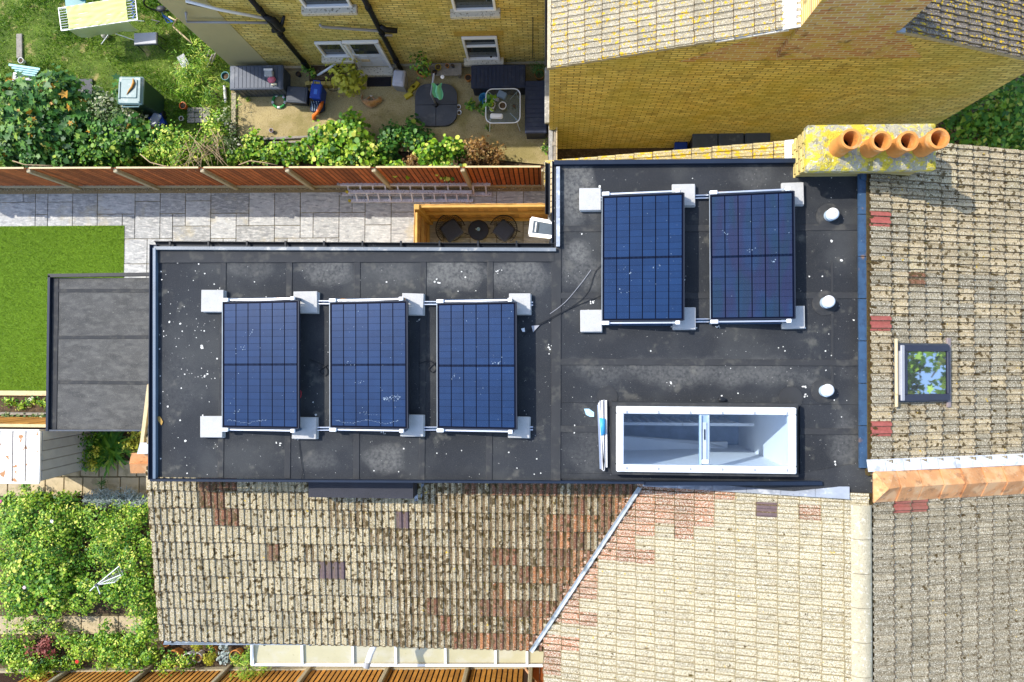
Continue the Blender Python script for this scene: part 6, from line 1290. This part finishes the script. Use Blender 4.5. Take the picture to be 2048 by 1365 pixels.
# ================================================================== RAISED BED, SHED AND GARDEN (lower left)
ye = P(50,787,.08).y
mesh('timber_edging', MB().bbox((-13.2,ye,.04),(5.9,.12,.10),b=.008), PALEWOOD, label='pale timber edging along the lower side of the lawn', cat='edging', base=(-13.2,ye,0))
sheet('border_soil',[(-17,ye-.06),(-10.2,ye-.06),(-10.2,ye-.62),(-17,ye-.62)],.012,SOIL)
for k in range(7):
    p = P(12+k*14+random.gauss(0,3),812+random.gauss(0,7),.1); bush('border_plant','seedling in the narrow border, number %s from the timber gate end' % ('one','two','three','four','five','six','seven')[k],[(p.x,p.y,.05,.09,.08,.08)],70,.05,LF_SUN,cat='seedling',stems=1,group='seedlings in the narrow border')
bbx('white_stone','pale round stone in the narrow border','stone',60,800,.08,(.18,.12,.09),.3,STONE,.03); bbx('white_stone','small cream stone near the border seedlings','stone',57,813,.06,(.11,.09,.06),.1,PALEWOOD,.025)
mesh('grey_gravel_board', MB().bbox((-13.2,P(50,828,.1).y,.08),(5.9,.06,.16),b=.006), GREYWOOD, label='grey board between border and garden fence', cat='board', base=(-13.2,P(50,828,.1).y,0))
bush('ivy','pale ivy trailing over the grey board',[(P(x_,836,.2).x,P(x_,836,.2).y,.12,.25,.06,.1) for x_ in (20,50,80)],300,.055,LF_VAR,'round',8,.6,cat='ivy',stems=1,tint=-.15)
yf = P(50,848,1.6).y; f2 = thing('fence','orange timber fence between lawn border and white shed','fence',(-12,yf,0)); x = -14.6
mbx = MB().box((0,0,.85),(.118,.018,1.7)); bme = bpy.data.meshes.new('board'); bme.from_pydata(mbx.v,[],mbx.f); bme.materials.append(FENCE_Y)
while x < -10.3: inst('board',bme,f2,Matrix.Translation((x,yf+random.uniform(-.005,.005),0))); x += .12
mesh('cap_rail', MB().bbox((-12.45,yf-.03,1.72),(4.3,.07,.04),b=.006), PALEWOOD, f2)
# shed
zs = 2.0; s0, s1 = P(-40,858,zs), P(79,968,zs); t_ = thing('garden_shed','garden shed with flaking white painted boarded roof','shed',((s0.x+s1.x)/2,(s0.y+s1.y)/2,0))
mesh('shed_wall', MB().box(((s0.x+s1.x)/2,(s0.y+s1.y)/2,.96),(s1.x-s0.x-.10,s0.y-s1.y-.08,1.9)), GREYWOOD, t_)
shg = mat('shed_grey_board',(.34,.35,.36),rough=.8,var=.12,bump=.3,objvar=.1)
nb = 5
for k in range(nb): yy = s1.y+.05+(s0.y-s1.y-.1)*(k+.5)/nb; mesh('wall_board', MB().bbox((s1.x-.04,yy,.95),(.03,(s0.y-s1.y-.1)/nb-.012,1.88),b=.004), shg, t_)
for k in range(5):
    xx = s1.x-.03-.30*(k+.5); mesh('roof_board', MB().bbox((xx,(s0.y+s1.y)/2,zs-.012+.0),(.272,s0.y-s1.y-.06,.026),b=.006), mat('shed_roof_paint',(.80,.76,.70),rough=.7,var=.04,bump=.3,layers=(((.36,.15,.04),5.2,.61,.02,5,.95),((.5,.36,.22),40,.70,.03,3,.7))), t_)
for a_,b_ in (((s0.x,s0.y-.02,zs+.015),(s1.x,s0.y-.02,zs+.015)),((s0.x,s1.y+.02,zs+.01),(s1.x,s1.y+.02,zs+.01)),((s1.x,s0.y-.04,zs+.01),(s1.x,s1.y+.04,zs+.01))): mesh('roof_trim', MB().bar(a_,b_,.035,.05), WHITE, t_)
# paths
pth = sheet('garden_path',[P(-60,985,0),P(330,985,0),P(330,925,0),P(-60,925,0)],.0,mat('path_joint',(.10,.08,.04),rough=1,bump=.4))
px_ = -40
for row,(ya_,yb_) in enumerate(((921,953),(955,992))):
    for k in range(11):
        a_,b_ = P(-62+k*37.5+row*5,ya_,0),P(-27+k*37.5+row*5,yb_,0); mesh('paver', MB().bbox(((a_.x+b_.x)/2,(a_.y+b_.y)/2,.012),(b_.x-a_.x,a_.y-b_.y,.03),b=.006,rz=random.gauss(0,.006)), PAVER, pth)
pt2 = sheet('lower_path',[P(-20,1270,0),P(340,1270,0),P(340,1226,0),P(-20,1232,0)],.0,MATS['path_joint'])
for k in range(10): a_,b_ = P(-20+k*37,1232,0),P(15+k*37,1268,0); mesh('paver', MB().bbox(((a_.x+b_.x)/2,(a_.y+b_.y)/2,.012),(b_.x-a_.x,a_.y-b_.y,.03),b=.006), PAVER, pt2)
for k in range(3): a_,b_ = P(283+9*k,1225-k*1,0),P(318+2*k,1255+k*20,0)
sheet('wall_foot_paving',[P(290,1215,0),P(330,1215,0),P(330,1300,0),P(300,1300,0)],.02,PAVER)
# plants around the path
bush('euphorbia','dark green shrub with yellow flower heads beside the shed',[E_(150,905,.6,.36,.36,.4),E_(175,920,.5,.36,.26,.35),E_(165,885,.6,.3,.25,.4)],1500,.065,LF_IVY,'simple',20,.33,tint=-.15)
for k,(px,py) in enumerate(((123,890),(183,908),(172,930),(145,922),(178,938))): 
    p = P(px,py,.75); pts,nr,tn = clumps([(p.x,p.y,p.z-.3,.08,.08,.06)],60,5,.6); pts[:,2] += .15
    scatter('flower_head',pts,nr,.06,'simple',LF_YELLOW,bpy.data.objects['euphorbia'],tint=tn)
c = P(222,898,.1); t_ = thing('strap_plant','strappy green plant with long arching leaves between path and extension','plant',(c.x,c.y,0)); n = 170; ang = rng.uniform(0,6.28,n)
scatter('strap_leaf',np.c_[c.x+rng.normal(0,.13,n),c.y+rng.normal(0,.13,n),np.full(n,.05)],np.c_[-np.cos(ang)*.2,-np.sin(ang)*.2,np.ones(n)],rng.uniform(.35,.62,n),'strap',LF_IVY,t_,tint=np.clip(rng.normal(.42,.2,n),0,1),heading=np.c_[np.cos(ang),np.sin(ang),rng.uniform(.25,1.1,n)])
bush('golden_plant','yellow green plant at the corner of the roof verge',[E_(262,893,.5,.28,.2,.3),E_(275,870,.5,.18,.15,.3)],500,.055,LF_YELLOW,'simple',12,.4,tint=-.1)
bush('silver_plant','silvery blue grey foliage plant beside the lower path slabs',[E_(190,1000,.5,.36,.16,.2),E_(240,1000,.5,.38,.2,.22),E_(268,1010,.45,.25,.2,.2)],2600,.085,LF_SILVER,'blade',20,.36)
bush('dark_plant','dark feathery plant at the path joint',[E_(200,968,.25,.16,.1,.12)],150,.06,LF_DARK,'blade',6,.5,stems=1)
G2 = 'shrubs filling the lower garden'
bush('rose_bush','tall light green bush nearest the shed',[E_(45,1030,1.0,.5,.45,.5),E_(95,1050,1.1,.45,.45,.5),E_(25,1080,1.0,.5,.5,.5),E_(75,1105,1.1,.45,.4,.5)],6786,0.058,LF_SUN,'simple',34,.27,group=G2)
bush('fuchsia_bush','bright green bush under the rotary clothes line',[E_(180,1045,.9,.5,.4,.45),E_(235,1060,.9,.45,.4,.45),E_(200,1110,.9,.5,.4,.45),E_(260,1120,.9,.4,.45,.45),E_(270,1030,.8,.3,.3,.4)],7308,0.052,LF_SUN,'simple',36,.27,group=G2,tint=.04)
bush('lilac_bush','green bush between the bright bush and lower path',[E_(180,1180,.9,.42,.35,.45),E_(235,1190,.9,.5,.4,.45),E_(280,1180,.8,.3,.4,.4),E_(150,1215,.8,.3,.25,.35),E_(270,1225,.8,.35,.3,.4)],5742,0.052,LF_SUN,'simple',34,.27,group=G2,tint=-.02)
bush('yellowing_bush','bush with yellowing leaves near the picture border',[E_(45,1150,1.0,.5,.4,.45),E_(90,1175,1.0,.4,.4,.45),E_(30,1200,.9,.45,.35,.4),E_(95,1220,.8,.35,.3,.35)],5568,0.057,LF_SUN,'round',30,.28,group=G2,tint=.02)
bush('trailing_bush','low trailing bush crossing the lower path',[E_(60,1255,.5,.3,.2,.25),E_(100,1260,.5,.25,.2,.2),E_(20,1280,.6,.4,.3,.3)],1450,.05,LF_SUN,'simple',16,.33,group=G2)
bush('red_leaved_bush','dark red leaved bush near the orange fence',[E_(70,1305,.6,.32,.22,.3)],500,.06,LF_RED,'simple',12,.36,group=G2)
bush('rambling_rose','grey green rambling bush along the orange fence',[E_(160,1310,.7,.45,.28,.35),E_(215,1315,.8,.4,.3,.4),E_(255,1290,.8,.35,.3,.4),E_(125,1285,.6,.3,.2,.3),E_(240,1335,.9,.35,.2,.35)],4698,0.052,LF_SUN,'simple',30,.28,group=G2,tint=-.05)
bush('border_bush','green bush in the corner below the yellowing bush',[E_(20,1330,.8,.4,.3,.4),E_(60,1345,.8,.35,.3,.4)],2262,0.056,LF_SUN,'simple',16,.3,group=G2,tint=-.08)
bush('wall_bush','leafy bush against the eaves corner',[E_(285,1270,.9,.3,.3,.4),E_(295,1240,.7,.2,.25,.3)],1450,.055,LF_SUN,'simple',16,.32,group=G2)
for k,(px,py,m,lb) in enumerate(((157,1322,(.75,.03,.02),'bright red flower above the rambling bush'),(52,1174,(.80,.55,.58),'pale pink flower on the yellowing bush'),(107,1042,(.82,.74,.72),'white flower among the bright green leaves'),(4,1002,(.55,.10,.25),'pink flower at the edge of the rose bush'))):
    p = P(px,py,1.1); mb = MB()
    for j in range(6): a = j*1.05; mb.ell((p.x+.025*math.cos(a),p.y+.025*math.sin(a),p.z+.05),(.022,.022,.012),6,4)
    mesh('flower', mb, mat('petal_%s' % 'abcd'[k],m,rough=.7,bump=0), label=lb, cat='flower', base=p, smooth=True)
# rotary clothes line, folded
t_ = thing('rotary_line','folded rotary clothes line poking out of the bright bush','clothes line',P(195,1180,0)); zt_ = 1.75
hub = P(193,1170,zt_); mesh('hub', MB().lathe(hub-Vector((0,0,.05)),[(.03,0),(.035,.04),(.03,.08)],10), SLATEPL, t_); mesh('pole', MB().tube([(hub.x,hub.y,0),hub],.02,8), GREYPL, t_)
tips = [P(238,1133,1.62),P(242,1150,1.55),P(230,1165,1.6),P(200,1188,1.7),P(180,1182,1.72)]
for p in tips: mesh('arm', MB().tube([hub,p],.011,6), WHITE, t_)
for s in (.45,.6,.75,.9,1): mesh('line', MB().tube([hub.lerp(tips[0],s),hub.lerp(tips[1],s)+Vector((.03,0,-.03)),hub.lerp(tips[2],s)],.004,4), WHITE, t_)
# ------------------------------------------------------------------ pots below the eaves
def potrow():
    pot('large terracotta trough with white rim holding trailing plants',345,1318,.20,.30,TERRA,plant=LF_SUN,n=330,ls=.055,spread=1.3,ht=.2)
    pot('white bucket with overflowing green plant',375,1318,.13,.28,POTW,plant=LF_SUN,n=260,ls=.055,spread=1.5,ht=.2)
    pot('white rimmed terracotta pot with a pot nested inside',394,1316,.115,.24,POTW); pot('small terracotta pot nested in the white rimmed pot',396,1317,.075,.06,TERRA,z=.20)
    pot('terracotta pot half under the eaves gutter',331,1287,.09,.22,TERRA); pot('terracotta pot of succulents under the gutter',421,1288,.07,.2,TERRA,plant=LF_SUN,n=60,ls=.04,ht=.06)
    pot('small orange pot with a sprig',427,1301,.06,.16,TERRA,plant=LF_IVY,n=20,ls=.05,ht=.06); pot('round terracotta pot with cream rim and seedlings',470,1313,.14,.26,TERRA,plant=LF_SUN,n=110,ls=.05,spread=.8,ht=.08)
potrow()
bush('moss_mound','rounded yellow green mound plant under the gutter',[E_(389,1294,.35,.12,.11,.12)],500,.03,LF_YELLOW,'round',14,.3,stems=1,tint=-.2)
bush('moss_mound','rounded yellow green mound plant beside the nested pots',[E_(415,1320,.3,.12,.13,.12)],500,.03,LF_YELLOW,'round',14,.3,stems=1,tint=-.2)
bush('succulent','pale grey green succulents next to the cream rimmed pot',[E_(447,1292,.3,.13,.10,.1),E_(447,1320,.3,.12,.12,.1)],260,.06,LF_SILVER,'round',12,.5,stems=1)
bush('shaggy_plant','shaggy yellow green plant hanging over the orange fence',[E_(488,1340,.9,.28,.25,.45),E_(495,1310,.6,.14,.2,.3),E_(480,1360,1.0,.25,.12,.3)],1200,.07,LF_SUN,'blade',18,.34)
bush('fern','bright green fern by the lean-to edge',[E_(530,1333,.4,.16,.05,.12)],180,.06,LF_SUN,'blade',8,.5,stems=1)
mesh('clay_roll', MB().tube([P(306,1283,.5),P(321,1275,.5)],.055,12), PALEWOOD, smooth=40, label='cream clay pipe at the eaves corner', cat='pipe', base=P(313,1280,.4))
# ------------------------------------------------------------------ lean-to roof of translucent sheets
zl0, zl1 = 2.55, 2.30
lt = thing('lean_to','lean-to roof of cream translucent panels between white bars','lean-to',P(800,1310,0))
POLY = mat('polycarbonate',(.50,.44,.26),rough=.25,var=.08,scale=2,bump=.05,spec=.6,objvar=.1,layers=(((.55,.51,.42),2.2,.56,.12,3,.5),((.30,.26,.14),14,.68,.04,4,.5)))
xsL = [506,605,706,792,891,991,1054,1095]
for k in range(7):
    a_,b_,c_,d_ = P(xsL[k]+2,1283,zl0),P(xsL[k+1]-2,1283,zl0),P(xsL[k+1]-2,1326,zl1),P(xsL[k]+2,1326,zl1); mesh('roof_panel', MB().prism([a_+Vector((0,.5,.10)),b_+Vector((0,.5,.10)),c_,d_],.012,None), POLY, lt)
for x_ in xsL: mesh('glazing_bar', MB().bar(P(x_,1278,zl0+.04)+Vector((0,.4,.08)),P(x_,1330,zl1+.02),.05,.03), WHITE, lt)
mesh('eaves_bar', MB().bar(P(504,1329,zl1),P(1096,1331,zl1),.05,.05), WHITE, lt); mesh('end_bar', MB().bar(P(504,1284,zl0),P(504,1329,zl1),.04,.06), WHITE, lt)
for x_ in (510,700,890,1060): p = P(x_,1328,zl1-.03); mesh('post', MB().bbox((p.x,p.y,(zl1-.05)/2),(.06,.06,zl1-.05),b=.006), WHITE, lt)
bs = MB().tube([P(750,1290,3.4),P(742,1306,3.3),P(734,1330,3.35)],[.055,.06,.06],14); fl = mesh('flue_pipe', bs, WHITE, wing, smooth=40, label='white boiler flue pipe')
mesh('flue_end', MB().tube([P(735,1326,3.36),P(732,1336,3.38)],[.068,.066],14), GREYPL, fl, smooth=40)
# ================================================================== STREET TREE (outside the frame, mirrored in the roof window)
tr = thing('street_tree','broad green street tree mirrored in the roof window pane','tree',(17.5,1.6,0))
mesh('trunk', MB().tube([(17.5,1.6,0),(17.4,1.5,4),(17.3,1.5,8),(17,1.6,12)],[.3,.24,.18,.08],10), BARK, tr, smooth=True)
for k in range(12):
    a = k*2.4; z = 7+k*.55; q = (17.3+math.cos(a)*2.6,1.6+math.sin(a)*2.6,z+1.6); mesh('limb', MB().tube([(17.35,1.55,z),((17.35+q[0])/2,(1.6+q[1])/2,z+.6),q],[.09,.06,.02],6), BARK, tr)
pts,nr,tn = clumps([(17.2,1.9,11.2,2.3,2.4,2.0),(16.6,.5,14.1,1.25,1.1,.95),(16.4,-.9,13.6,.9,.9,.9),(16.9,2.6,13.6,1.5,1.5,1.5),(17.2,-1.5,11.8,1.4,1.5,1.4)],9000,60,.40,sat=False)
nr = rng.normal(size=nr.shape); scatter('crown',pts,nr,rng.uniform(.14,.28,len(pts)),'maple',LF_SUN,tr,tint=tn)
# extra planting that closes the lower garden and the bed along the red fence
bush('corner_bush','pale green bush between the shed and the picture edge',[E_(5,1045,.8,.35,.4,.4),E_(-5,1110,.8,.35,.5,.4),E_(8,1170,.8,.3,.4,.35),E_(15,1225,.7,.3,.3,.3)],4524,0.057,LF_SUN,'simple',30,.28,group=G2)
bush('centre_bush','green bush filling the gap between the two tall bushes',[E_(135,1030,.6,.35,.3,.3),E_(135,1080,.55,.32,.35,.3),E_(140,1130,.6,.3,.35,.3),E_(130,1175,.5,.28,.25,.25),E_(215,1080,.6,.4,.35,.3),E_(230,1150,.6,.4,.35,.3)],6264,0.053,LF_SUN,'simple',36,.3,group=G2,tint=-.08)
bush('fence_creeper','creeping green plant between the rambling bush and the eaves pots',[E_(200,1285,.5,.4,.2,.25),E_(110,1325,.5,.45,.2,.25),E_(280,1320,.6,.35,.2,.3),E_(30,1300,.5,.4,.2,.25)],2900,.058,LF_SUN,'simple',26,.32,group=G2,tint=-.04)
bush('bed_creeper','mixed green creeper covering the bed below the timber sleeper',[E_(600,305,.5,.45,.16,.28),E_(520,312,.5,.4,.14,.28),E_(470,310,.5,.35,.16,.28),E_(745,318,.8,.4,.12,.3),E_(680,318,.9,.4,.12,.3)],2200,.065,LF_SUN,'round',26,.34,group=G1,tint=-.03)
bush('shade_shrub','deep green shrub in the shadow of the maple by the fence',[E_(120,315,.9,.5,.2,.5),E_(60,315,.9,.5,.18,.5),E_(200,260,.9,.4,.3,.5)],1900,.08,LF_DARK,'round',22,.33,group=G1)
bush('path_edge_bush','bright bush spilling onto the garden path slabs',[E_(60,1000,.6,.4,.16,.3),E_(120,1003,.6,.3,.15,.3),E_(15,1005,.6,.35,.2,.3)],1700,.062,LF_SUN,'simple',22,.3,group=G2)
